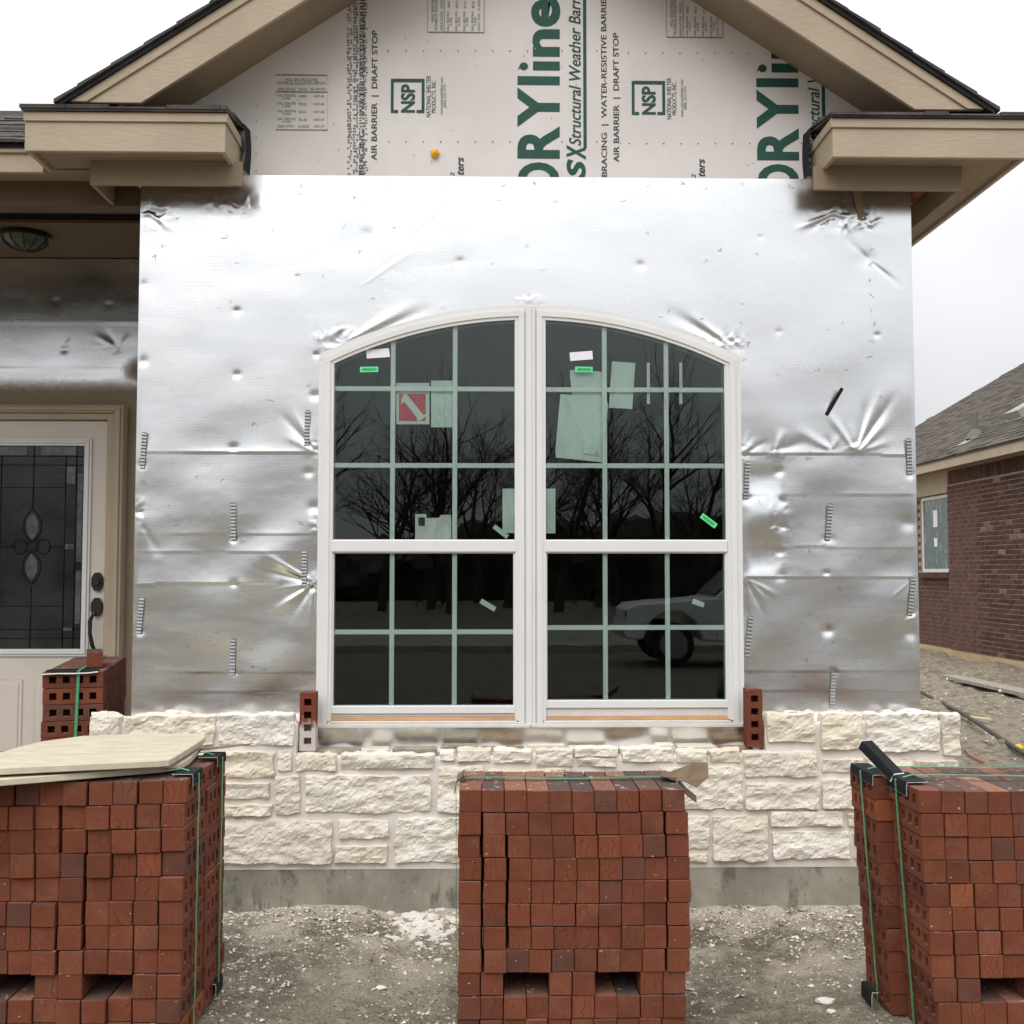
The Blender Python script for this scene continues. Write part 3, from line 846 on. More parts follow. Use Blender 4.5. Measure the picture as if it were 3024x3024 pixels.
def W(px, py):
    p = at(px, py, YF); return p.x, p.z
def foil_disp(X, Z, dims, fans, seams, tilts, seed, wave=1.0, crumples=()):
    rs = np.random.RandomState(seed)
    d = np.zeros_like(X)
    for k in range(34):
        lx = rs.uniform(0.35, 1.3); lz = rs.uniform(0.22, 0.6)
        ph = rs.rand() * 6.28; sx = rs.choice([-1, 1])
        d += wave * 0.00013 * (lz / 0.3) * np.sin(6.283 * (X / lx * sx + Z / lz) + ph)
    d += wave * 0.00025 * fbm(X, Z * 1.6, seed + 2, 0.16, 3)
    d = d * (1 - 0.75 * smooth01(Z, 2.1, 2.6) + 1.1 * (1 - smooth01(Z, 1.75, 2.1)))            # the upper sheets are pulled tight
    for (cx, cz, r, dep) in dims:
        q = ((X - cx) / (r * 1.15)) ** 2 + ((Z - cz) / r) ** 2
        d -= dep * 0.75 * np.exp(-q * 3.2) + dep * 0.10 * np.exp(-q * 0.25)
    for (cx, cz, rays) in fans:
        for (ang, L, wd, amp) in rays:
            a = R(ang); ux, uz = math.cos(a), math.sin(a)
            t = (X - cx) * ux + (Z - cz) * uz
            pdist = -(X - cx) * uz + (Z - cz) * ux
            ww = wd * (0.25 + np.clip(t / L, 0, 1))
            d += 0.48 * amp * np.exp(-(pdist / ww) ** 2) * smooth01(t, 0.0, L * 0.15) * (1 - smooth01(t, L * 0.4, L))
    for (cx, cz, r, amp, sq) in crumples:        # crushed film: ridged folds fading outward
        m = np.exp(-(((X - cx) / r) ** 2 + ((Z - cz) / (r * sq)) ** 2))
        wx = 0.03 * fbm(X, Z, seed + 71, 0.07, 2); wz = 0.03 * fbm(X, Z, seed + 72, 0.07, 2)
        rd = 1 - np.abs(vnoise(X + wx, Z + wz, seed + 73, 0.055)) * 2.2
        rd2 = 1 - np.abs(vnoise(X * 1.3 - wz, Z + wx, seed + 75, 0.028)) * 2.2
        d += amp * m * (rd + 0.45 * rd2)
    for (zs, x0, x1, amp, up) in seams:
        m = smooth01(X, x0 - 0.01, x0 + 0.02) * (1 - smooth01(X, x1 - 0.02, x1 + 0.01))
        zz = Z - zs - 0.003 * fbm(X, X * 0 + zs, seed + 4, 0.2, 2)
        bul = 0.6 + 0.6 * fbm(X, X * 0 + zs * 3, seed + 6, 0.18, 2)
        d += np.where(zz * up > 0, amp * np.clip(bul, 0.15, 2) * np.exp(-np.abs(zz) / 0.028), 0) * m
    for (x0, x1, z0, z1, amp) in tilts:          # slack panels that hang in or out
        m = smooth01(X, x0 - 0.02, x0 + 0.015) * (1 - smooth01(X, x1 - 0.015, x1 + 0.02)) * smooth01(Z, z0 - 0.03, z0 + 0.05) * (1 - smooth01(Z, z1 - 0.05, z1 + 0.03))
        d += amp * m * np.sin((Z - z0) / (z1 - z0) * 9.0)
    return d

dims = []
for px, py, r, dep in [(700, 918, .022, .005), (700, 1106, .022, .005), (690, 1322, .03, .006), (690, 1590, .03, .006), (690, 1722, .025, .005),
                       (420, 840, .03, .004), (420, 1066, .035, .005), (418, 1372, .03, .005), (413, 1510, .03, .006), (412, 1865, .03, .005), (690, 1985, .02, .005),
                       (935, 1048, .02, .004), (930, 1168, .03, .005), (928, 1500, .04, .006), (912, 1395, .03, .005), (1358, 772, .03, .003), (1890, 783, .03, .003),
                       (1085, 690, .04, .002), (2445, 1863, .035, .008), (2440, 1692, .02, .005), (2684, 1545, .05, .006), (2690, 1868, .05, .006),
                       (2300, 1392, .03, .005), (2310, 1480, .03, .005), (2305, 1560, .03, .005), (2305, 1630, .03, .005), (2305, 1700, .04, .005),
                       (2446, 1592, .025, .005), (2205, 1475, .03, .005), (2690, 1402, .03, .005), (2692, 1812, .03, .005), (2460, 1985, .03, .005), (2560, 765, .06, .004), (2590, 990, .02, .003),
                       (2245, 700, .015, .002), (2300, 980, .02, .002), (1640, 600, .01, .002)]:
    x, z = W(px, py); dims.append((x, z, r, dep))
def fan(px, py, rays):
    x, z = W(px, py); return (x, z, rays)
fans = [fan(932, 1335, [(118, .24, .012, .006), (132, .26, .016, -.006), (108, .2, .01, .004), (152, .2, .02, .004)]),
        fan(930, 1722, [(150, .30, .014, .008), (165, .3, .02, -.007), (215, .26, .016, .008), (235, .22, .018, -.005), (190, .25, .02, .005), (262, .22, .012, .005), (278, .2, .012, -.005)]),
        fan(2528, 1338, [(68, .34, .016, .009), (56, .36, .018, -.010), (78, .3, .014, -.006), (45, .26, .02, .007), (100, .16, .012, .004), (124, .26, .02, .008), (20, .2, .016, .004)]),
        fan(2195, 1342, [(55, .10, .01, .004), (30, .14, .012, -.004), (80, .12, .01, .004)]),
        fan(2455, 1328, [(150, .22, .03, .006), (60, .10, .02, .004), (110, .08, .01, -.004)]),
        fan(2290, 1335, [(72, .12, .02, .008), (20, .2, .03, -.005)]),
        fan(2205, 1708, [(-50, .16, .012, .006), (-66, .2, .012, -.005), (-30, .2, .014, .004), (-84, .22, .01, .004)]),
        fan(2690, 1715, [(220, .14, .004, .003), (255, .12, .006, .003)]),
        fan(2475, 625, [(203, .24, .012, .010), (214, .2, .012, -.006), (300, .14, .008, .003)]),
        fan(2532, 640, [(-48, .11, .010, -.008)]),
        fan(2568, 770, [(-40, .2, .014, -.005), (135, .2, .02, -.003)]),
        fan(455, 640, [(-60, .10, .010, -.005), (-38, .12, .01, .003)]),
        fan(1010, 1020, [(30, .4, .03, .006), (24, .5, .025, -.006)]),
        fan(2175, 1035, [(150, .42, .03, -.007), (142, .3, .02, .006), (158, .4, .03, .004)]),
        fan(420, 1545, [(-62, .18, .02, -.005)]), fan(1060, 850, [(35, .35, .012, .0012)]), fan(1200, 700, [(40, .3, .01, .001)])]
def seam(py, pxa, pxb, amp, up=1):
    x0, z = W(pxa, py); x1, _ = W(pxb, py); return (z, x0, x1, amp, up)
seams = [seam(1337, 425, 950, .0045), seam(1726, 400, 830, .005), seam(1630, 400, 945, .0016), seam(1578, 400, 945, .0013), seam(1985, 395, 940, .0016),
         seam(1342, 2185, 2680, .005), seam(1462, 2195, 2705, .0016), seam(1706, 2200, 2700, .003), seam(1984, 2200, 2712, .0018), seam(1617, 2200, 2705, .001),
         seam(2045, 395, 940, .0016), seam(2042, 2205, 2712, .0014)]
tl0 = W(2216, 1700); tl1 = W(2300, 1372)
tilts = [(tl0[0], tl1[0], tl0[1], tl1[1], -.006)]
step = 0.0065
FX = np.arange(XL, XR + step * 0.6, step); FZ = np.arange(0.62, 3.2 + step * 0.5, step)
X2, Z2 = np.meshgrid(FX, FZ)
crump = []
for px, py, r, amp, sq in [(2480, 640, .085, .0055, .6), (2560, 650, .05, .004, .7), (450, 625, .08, .004, .6), (690, 600, .10, .003, .4), (2530, 1318, .05, .0035, .6), (925, 1722, .045, .004, .9), (930, 1325, .04, .003, .8),
                           (2200, 1335, .04, .003, .7), (2205, 1712, .035, .003, .8), (2300, 1340, .05, .003, .5), (412, 1500, .03, .003, 1.6), (2300, 1560, .05, .0022, 2.2), (2695, 1820, .03, .003, 1.6), (930, 1560, .025, .0025, 3),
                           (1000, 1000, .08, .003, .5), (2140, 1010, .08, .003, .5), (690, 1595, .03, .002, .6), (2446, 1600, .03, .002, .6), (1560, 880, .05, .002, .4)]:
    x, z = W(px, py); crump.append((x, z, r, amp, sq))
D = foil_disp(X2, Z2, dims, fans, seams, tilts, 12, 0.85, crump)
D = D + np.where((X2 > wx0 - 0.03) & (X2 < wx1 + 0.03), np.clip(Z2 - 0.64, 0, 0.15) * 0.22 * (1 - smooth01(Z2, 0.79, 0.83)), 0)      # slack flap under the window leans outward
edge = np.minimum(np.minimum(X2 - XL, XR - X2), 3.2 - Z2)
D = D * smooth01(edge, -0.005, 0.03) + 0.002
P = np.stack([X2, YF - D, Z2], -1)
cxm = (FX[:-1] + FX[1:]) / 2; czm = (FZ[:-1] + FZ[1:]) / 2
CXm, CZm = np.meshgrid(cxm, czm)
hole = (CXm > wx0 + 0.03) & (CXm < wx1 - 0.03) & (CZm > wz0 + 0.03) & (CZm < WZC + np.sqrt(np.maximum(0, (WR - 0.03) ** 2 - (CXm - wcx) ** 2)))
fme, _ = grid_mesh('foil_sheathing', P, ~hole, [M_FOIL])
foil = link('foil_sheathing', fme, None, house)
foil['label'] = 'wrinkled silver foil covering the front wall'
# side returns of the wrap
MB().box(XL, XL + 0.01, YF + 0.004, 6.39, 0.25, 3.2).build('foil_return', M_FOIL, house)
MB().box(XR - 0.01, XR, YF + 0.004, 11, 0.18, 3.2).build('foil_return', M_FOIL, house)

# wall ties: corrugated galvanised strips nailed through the foil
def tie(px, py0, py1, lean=0.0, bulge=0.010, wd=0.011, mat=M_GALV, ribs=11, name='wall_tie'):
    a = at(px, py1, YF); b = at(px + lean, py0, YF)
    n = ribs * 4 + 1
    mb = MB(); path = []
    for i in range(n):
        t = i / (n - 1)
        p = a.lerp(b, t)
        o = 0.006 + bulge * t + (0.0014 * math.sin(t * ribs * 6.283) if ribs > 1 else 0)
        path.append((p.x, YF - o, p.z))
    d = (b - a).normalized(); wv = Vector((d.z, 0, -d.x)) * wd
    mb.strip(path, wv)
    mb.strip([(x, y + 0.0009, z) for x, y, z in path][::-1], wv)
    return mb.build(name, mat, foil)
for px, y0, y1, ln in [(420, 1278, 1384, 10), (906, 1212, 1318, 4), (690, 1486, 1596, 0), (898, 1626, 1732, 2), (410, 1764, 1872, 12), (686, 1886, 1996, 4),
                       (2202, 1364, 1474, 4), (2444, 1488, 1596, 6), (2686, 1296, 1402, -6), (2686, 1706, 1818, 8), (2204, 1818, 1940, 12), (2456, 1984, 2090, 4)]:
    tie(px, y0, y1, ln)
tie(2440, 1150, 1226, 40, 0.03, 0.008, M_BLACK, 1)['label'] = 'black punched strap curling away from the foil'
tie(2546, 560, 652, -22, 0.012, 0.018, M_OVERSPRAY, 1)['label'] = 'tan painted strap hanging from the soffit'

# staples, nicks and scuffs in the film
def foil_marks():
    rs = random.Random(19); mb = MB()
    spots = [(rs.uniform(425, 2680), rs.uniform(540, 1040)) for _ in range(42)] + [(rs.uniform(420, 925), rs.uniform(1050, 2020)) for _ in range(26)] + [(rs.uniform(2210, 2700), rs.uniform(1050, 2020)) for _ in range(26)]
    spots += [(2575 + rs.uniform(-6, 6), 690 + 45 * k) for k in range(9)] + [(2195 + rs.uniform(-5, 5), 900 + 55 * k) for k in range(5)] + [(560 + 150 * k + rs.uniform(-30, 30), 545 + rs.uniform(-6, 10)) for k in range(13)] + [(940, 980 + 24 * k) for k in range(3)]
    for px, py in spots:
        x, z = W(px, py)
        if (x - wcx) ** 2 + (z - WZC) ** 2 < (WR + .02) ** 2 and wx0 - .02 < x < wx1 + .02: continue
        for q in range(rs.randint(1, 3)):
            a = rs.choice((0.1, 0.3, 1.4, 2.6, -0.2)) + rs.uniform(-.3, .3); L = rs.uniform(.004, .014); wd = rs.uniform(.0005, .0012)
            cx_, cz_ = x + rs.uniform(-.008, .008), z + rs.uniform(-.008, .008)
            i = int(round((cx_ - XL) / step)); j = int(round((cz_ - 0.62) / step))
            if not (0 <= i < len(FX) and 0 <= j < len(FZ)): continue
            y = YF - D[j, i] - 0.0012
            ux, uz = math.cos(a), math.sin(a)
            mb.add([(cx_ - ux * L - uz * wd, y, cz_ - uz * L + ux * wd), (cx_ - ux * L + uz * wd, y, cz_ - uz * L - ux * wd), (cx_ + ux * L + uz * wd * .4, y - .0006, cz_ + uz * L), (cx_ + ux * L - uz * wd, y - .0006, cz_ + uz * L + ux * wd * .6)], [(0, 1, 2, 3)])
    return tag(mb.build('staples_and_nicks', M_STAPLE, foil), kind='stuff')
foil_marks()

# --- gable sheathing board with its print
YG = 4.888
GS, GZ = 0.66, 4.69              # roof slope and ridge height (top of shingles)
def rtop(x): return GZ - GS * abs(x - CX)
gp = [(-1.30, 3.19), (1.64, 3.19), (1.90, 3.28), (1.90, rtop(1.90) - 0.1), (CX, GZ - 0.1), (-1.56, rtop(-1.56) - 0.1), (-1.56, 3.28)]
gable = MB().prism([(-1.56, 3.15), (1.90, 3.15), (1.90, rtop(1.90) - 0.1), (CX, GZ - 0.1), (-1.56, rtop(-1.56) - 0.1)], YG, YG + 0.02).build('gable_sheathing', M_SHEATH, house)
gable['label'] = 'grey sheathing board printed with green and black lettering'

def text_mesh(body, bold=0.0, shear=0.0):
    cu = bpy.data.curves.new('t', 'FONT'); cu.body = body; cu.size = 1.0; cu.offset = bold; cu.shear = shear
    cu.resolution_u = 4
    ob = bpy.data.objects.new('t', cu); COL.objects.link(ob)
    dg = bpy.context.evaluated_depsgraph_get(); dg.update()
    me = bpy.data.meshes.new_from_object(ob.evaluated_get(dg))
    bpy.data.objects.remove(ob); bpy.data.curves.remove(cu)
    n = len(me.vertices); co = np.zeros(n * 3); me.vertices.foreach_get('co', co)
    return me, co.reshape(-1, 3)

def print_up(body, xcap, xbase, ya, yb, mat, bold=0.0, shear=0.0, dX=0.0, name='printed_lettering', eps=0.0015):
    """lettering running upward on the board: cap line at pixel column xcap, base line at xbase, from row ya (start, low) to yb"""
    me, co = text_mesh(body, bold, shear)
    if len(co) == 0: return
    a = at(xbase, ya, YG); b = at(xcap, yb, YG)
    lo, hi = co.min(0), co.max(0)
    u = (co[:, 0] - lo[0]) / max(1e-6, hi[0] - lo[0]); v = (co[:, 1] - lo[1]) / max(1e-6, hi[1] - lo[1])
    X = a.x + (b.x - a.x) * v + dX; Z = a.z + (b.z - a.z) * u
    me.vertices.foreach_set('co', np.stack([X, np.full_like(X, YG - eps), Z], 1).ravel())
    me.materials.clear(); me.materials.append(mat)
    bad = [i for i in range(len(X)) if Z[i] > rtop(X[i]) - 0.115 or X[i] > 1.88]
    if bad:                                   # the board is cut off along the roof: so is its print
        bm = bmesh.new(); bm.from_mesh(me); bm.verts.ensure_lookup_table()
        bmesh.ops.delete(bm, geom=[bm.verts[i] for i in bad], context='VERTS')
        bm.to_mesh(me); bm.free()
        if not me.polygons:
            bpy.data.meshes.remove(me); return
    me.update()
    return link(name, me, None, gable)

def bar(px0, py0, px1, py1, mat, dX=0.0, eps=0.0015):
    a = at(px0, py1, YG); b = at(px1, py0, YG)
    b.z = min(b.z, rtop(a.x + dX) - 0.12, rtop(b.x + dX) - 0.12)
    if b.z <= a.z: return
    mb = MB(); mb.add([(a.x + dX, YG - eps, a.z), (b.x + dX, YG - eps, a.z), (b.x + dX, YG - eps, b.z), (a.x + dX, YG - eps, b.z)], [(0, 1, 2, 3)])
    return mb.build('printed_lettering', mat, gable)

DX2 = at(2359, 400, YG).x - at(1653, 400, YG).x
for dX in (0.0, DX2):
    # big brand line, letter by letter
    print_up('D', 1528, 1653, 568, 479, M_INK, 0.035, 0, dX)
    print_up('R', 1528, 1653, 469, 372, M_INK, 0.035, 0, dX)
    print_up('Y', 1528, 1653, 376, 258, M_INK, 0.035, 0, dX)
    bar(1528, 226, 1653, 251, M_INK, dX)
    bar(1574, 182, 1653, 208, M_INK, dX)
    mb = MB(); c = at(1547, 196, YG); tp = at(1530, 207, YG)
    pts = []
    for k in range(15):
        a = R(-150 + k * 300 / 14)
        pts.append((c.x + dX + 0.019 * math.cos(a) , c.z + 0.018 * math.sin(a)))
    pts.append((c.x + dX - 0.028, c.z - 0.018))
    n = len(pts); mb.add([(x, YG - 0.0015, z) for x, z in pts], [tuple(range(n))]); mb.build('printed_lettering', M_INK, gable)
    if dX == 0.0:
        print_up('n', 1572, 1653, 168, 86, M_INK, 0.035, 0, dX)
        print_up('e', 1568, 1655, 80, -4, M_INK, 0.035, 0, dX)
    else:
        print_up('n', 1572, 1653, 168, 86, M_INK, 0.035, 0, dX)
    print_up('S', 1673, 1730, 528, 470, M_INK, 0.04, 0.2, dX)
    print_up('X', 1673, 1730, 472, 428, M_INK, 0.04, 0.2, dX)
    print_up('Structural Weather Barrier', 1679, 1716, 430, -55, M_INK, 0.012, 0.25, dX)
    bar(1723, -30, 1731, 437, M_INK, dX)
for dX, full in ((-DX2 * 1.006, False), (0.0, True)):
    print_up('AIR BARRIER  |  DRAFT STOP', 1810, 1834, 479, 97, M_INKB, 0.012, 0, dX)
    print_up('BRACING  |  WATER-RESISTIVE BARRIER', 1774, 1798, 522, -22, M_INKB, 0.010, 0, dX)
for dX in (0.0, DX2 * 1.003):
    print_up('NSP', 1184, 1226, 333, 249, M_INK, 0.035, 0, dX)
    for r in ((1154, 233, 1163, 334), (1245, 233, 1254, 334), (1163, 233, 1245, 243), (1163, 325, 1176, 334), (1230, 325, 1245, 334)):
        bar(*r, M_INK, dX)
    print_up('NATIONAL SHELTER', 1259, 1272, 346, 224, M_INKB, 0.0, 0, dX)
    print_up('PRODUCTS, INC.', 1275, 1289, 334, 236, M_INKB, 0.0, 0, dX)
    print_up('www.nationalshelter.com', 1299, 1308, 339, 229, M_INKG, 0.0, 0, dX)
    print_up('(800) 552-7775', 1310, 1320, 318, 249, M_INKG, 0.0, 0, dX)
    print_up('ters', 1350, 1370, 517, 464, M_INKB, 0.02, 0.25, dX)
    print_up('2', 1330, 1342, 521, 509, M_INKB, 0.01, 0.2, dX)

ROWS = [('WALL BRACING & WRB', ''), ('TECHNICAL EVALUATION REPORTS', '')]
TAB = [('APPLICATION', 'GRADE', 'DSI REPORT'), ('WALL BRACING', 'GREEN', '1407-05'), ('& WRB', '', ''), ('WALL BRACING', 'RED', '1407-06'), ('& WRB', '', ''),
       ('WALL BRACING', 'BLACK', '1407-06'), ('& WRB', '', ''), ('WALL BRACING', 'BLUE', '1407-07'), ('& WRB', '', ''), ('DRAFT STOP', 'ALL', '1407-05')]
def table_upright():
    def put(body, x0, x1, y0, y1, mat=M_INKG):
        me, co = text_mesh(body, 0.0)
        a = at(x0, y1, YG); b = at(x1, y0, YG); lo, hi = co.min(0), co.max(0)
        u = (co[:, 0] - lo[0]) / (hi[0] - lo[0]); v = (co[:, 1] - lo[1]) / (hi[1] - lo[1])
        X = a.x + (b.x - a.x) * u; Z = a.z + (b.z - a.z) * v
        me.vertices.foreach_set('co', np.stack([X, np.full_like(X, YG - 0.0015), Z], 1).ravel())
        me.materials.clear(); me.materials.append(mat); me.update(); link('printed_lettering', me, None, gable)
    x0, y0, x1, y1 = 812, 221, 969, 385
    for r in ((x0, y0, x0 + 2, y1), (x1 - 2, y0, x1, y1), (x0 + 2, y0, x1 - 2, y0 + 2), (x0 + 2, y1 - 2, x1 - 2, y1), (x0 + 2, 271, x1 - 2, 273)): bar(*r, M_INKG)
    put('WALL BRACING & WRB', 843, 938, 232, 240); put('TECHNICAL EVALUATION REPORTS', 818, 964, 242, 250)
    put('APPLICATION', 820, 872, 260, 268); put('GRADE', 882, 908, 260, 268); put('DSI REPORT', 916, 963, 260, 268)
    y = 279
    for g, rep in (('GREEN', '1407-05'), ('RED', '1407-06'), ('BLACK', '1407-06'), ('BLUE', '1407-07')):
        put('WALL BRACING', 818, 874, y, y + 7); put('& WRB', 834, 858, y + 9, y + 15)
        put(g, 883, 906, y + 2, y + 9); put(rep, 926, 958, y + 2, y + 9); y += 23
    put('DRAFT STOP', 821, 868, 370, 377); put('ALL GRADES', 880, 912, 369, 378); put(rep, 926, 958, 370, 377)
table_upright()
def table_up(dX, dy):
    c = M_INKG
    x0, x1, yb, yt = 1262, 1431, 97 + dy, -66 + dy
    for r in ((x0, yt, x0 + 2, yb), (x1 - 2, yt, x1, yb), (x0 + 2, yb - 2, x1 - 2, yb), (1312, yt, 1314, yb - 2)): bar(*r, c, dX)
    print_up('WALL BRACING & WRB', 1274, 1282, 66 + dy, -40 + dy, c, 0, 0, dX); print_up('TECHNICAL EVALUATION REPORTS', 1284, 1292, 90 + dy, -60 + dy, c, 0, 0, dX)
    print_up('APPLICATION', 1301, 1309, 92 + dy, 34 + dy, c, 0, 0, dX); print_up('GRADE', 1301, 1309, 26 + dy, -6 + dy, c, 0, 0, dX)
    x = 1320
    for g in ('GREEN', 'RED', 'BLACK', 'BLUE'):
        print_up('WALL BRACING', x, x + 7, 93 + dy, 34 + dy, c, 0, 0, dX); print_up('& WRB', x + 9, x + 15, 76 + dy, 52 + dy, c, 0, 0, dX)
        print_up(g, x + 2, x + 9, 24 + dy, 3 + dy, c, 0, 0, dX); x += 24
    print_up('DRAFT STOP', 1411, 1418, 91 + dy, 40 + dy, c, 0, 0, dX); print_up('ALL GRADES', 1411, 1418, 32 + dy, 0 + dy, c, 0, 0, dX)
table_up(0.0, 0); table_up(DX2, 8)

# nail heads, smudged repeat print and staple scratches on the board
def board_marks():
    rs = random.Random(8)
    nb = MB()
    for dX, base in ((0.0, 0), (DX2, 6)):
        for y in (151, 419):
            for k in range(14):
                p = at(1148 + 51.2 * k, y + base * 0, YG)
                x = p.x + dX
                if x > 1.62: continue
                n = 6; r = 0.0032
                nb.add([(x + r * math.cos(6.283 * i / n), YG - 0.002, p.z + r * math.sin(6.283 * i / n)) for i in range(n)], [tuple(range(n))])
    for k in range(6):
        p = at(757, 260 + 49 * k, YG); n = 6; r = 0.0028
        nb.add([(p.x + r * math.cos(6.283 * i / n), YG - 0.002, p.z + r * math.sin(6.283 * i / n)) for i in range(n)], [tuple(range(n))])
    tag(nb.build('nail_heads', M_INKB, gable), kind='stuff')
    sm = MB()
    for k in range(62):
        y = 10 + k * 8.2
        for x, wd, ht, pr in ((1026, 9, 4, 0.8), (1034, 5, 6, 0.7), (1043, 10, 4, 0.9), (1052, 6, 6, 0.8), (1061, 8, 3.5, 0.85), (1070, 10, 5, 0.8), (1079, 7, 3.5, 0.6)):
            if rs.random() > pr: continue
            dx = rs.uniform(-2, 2); dy = rs.uniform(-1.5, 1.5)
            a = at(x + dx, y + dy + ht, YG); b = at(x + dx + wd * rs.uniform(.6, 1), y + dy, YG)
            sm.add([(a.x, YG - 0.0021, a.z), (b.x, YG - 0.0021, a.z), (b.x, YG - 0.0021, b.z), (a.x, YG - 0.0021, b.z)], [(0, 1, 2, 3)])
    tag(sm.build('smudged_print', M_INKG, gable), kind='stuff')
    sc_ = MB()
    for k in range(34):
        px, py = rs.uniform(760, 2300), rs.uniform(90, 500)
        p = at(px, py, YG); a = rs.uniform(0.6, 2.2); L = rs.uniform(.008, .02); wd = 0.0012
        ux, uz = math.cos(a), math.sin(a)
        sc_.add([(p.x - uz * wd, YG - 0.0025, p.z + ux * wd), (p.x + uz * wd, YG - 0.0025, p.z - ux * wd), (p.x + ux * L, YG - 0.0025, p.z + uz * L)], [(0, 1, 2)])
    tag(sc_.build('staple_scratches', M_INKG, gable), kind='stuff')
board_marks()
p = at(1285, 456, YG)
lump('foam_blob', (p.x, YG - 0.008, p.z), 0.019, M_ORANGE, 6, gable, sq=(1, 0.7, 1.0), amp=0.5)['label'] = 'small orange foam blob stuck on the board'

# --- roof over the front room
roof = MB()
for s in (-1, 1):
    def deck(h, y0, y1):
        xe = CX + s * h
        roof.prism([(CX, GZ - 0.014), (xe, rtop(xe) - 0.014), (xe, rtop(xe) - 0.034), (CX, GZ - 0.034)], y0, y1)
    deck(1.955, 4.548, 4.886)                    # the rake dies on the cornice return
    if s > 0: deck(2.13, 4.8865, 11)
    else: deck(1.93, 4.8865, 11)                 # behind the valley the slope stops above the porch ceiling
roof_o = roof.build('roof', M_FELT, house)
rnd = random.Random(3)
for s in (-1, 1):
    n = 16
    for k in range(n):
        h0, h1 = 2.145 - k * 0.1345, 2.145 - (k + 1) * 0.1345 - 0.03
        h1 = max(0, h1); ya, yb_ = 4.536 + rnd.uniform(-.003, .003), 11
        if k == 0:
            if s < 0: continue
            ya = 4.89
        if k == 1: h0 = 1.972
        t = 0.017
        mb = MB().prism([(CX + s * h0, GZ - GS * h0 - 0.013), (CX + s * h1, GZ - GS * h1 - 0.012), (CX + s * h1, GZ - GS * h1 - 0.004), (CX + s * h0, GZ - GS * h0 - 0.013 + t)], ya, yb_)
        mb.build('shingle', M_SHINGLE, roof_o)
# porch roof: slope towards the street, a few visible courses of single shingles
pr0 = 4.79; PS = 0.5
def pz(y): return 3.325 + PS * (y - pr0)
MB().prismx([(pr0 + 0.01, pz(pr0) - 0.02), (6.35, pz(6.35) - 0.02), (6.35, pz(6.35) - 0.04), (pr0 + 0.01, pz(pr0) - 0.04)], -6.0, -1.2).build('porch_roof_deck', M_FELT, roof_o)
MB().prismx([(6.35, pz(6.35) - 0.012), (10.5, pz(6.35) - 2), (10.5, pz(6.35) - 2.03), (6.35, pz(6.35) - 0.04)], -6.0, -1.2).build('porch_roof_deck', M_FELT, roof_o)
tabm = []
for k in range(4):
    wd = (0.30, 0.24, 0.34, 0.27)[k]; th = (0.010, 0.015, 0.012, 0.016)[k]
    tabm.append((wd, MB().add([(0, 0, 0), (wd - .004, 0, 0), (wd - .004, 0.165, 0.004), (0, 0.165, 0.004), (0, 0, th), (wd - .004, 0, th), (wd - .004, 0.165, 0.008), (0, 0.165, 0.008)],
                              [(0, 3, 2, 1), (4, 5, 6, 7), (0, 1, 5, 4), (1, 2, 6, 5), (2, 3, 7, 6), (3, 0, 4, 7)]).mesh('shingle', M_SHINGLE)))
ang = math.atan(PS)
for c in range(14):
    y = pr0 - 0.012 + c * 0.125 * math.cos(ang)
    xx = -2.85 - 0.11 * (c % 3)
    while xx < -1.75:
        wd, me = rnd.choice(tabm)
        piece('shingle', me, roof_o, (xx, y, pz(y) - 0.016), (ang, 0, 0))
        xx += wd
MB().prismx([(pr0 - 0.012, pz(pr0) - 0.012), (6.35, pz(6.35) - 0.012), (6.35, pz(6.35) - 0.006), (pr0 - 0.012, pz(pr0) - 0.002)], -6.0, -2.95).build('shingle', M_SHINGLE, roof_o)

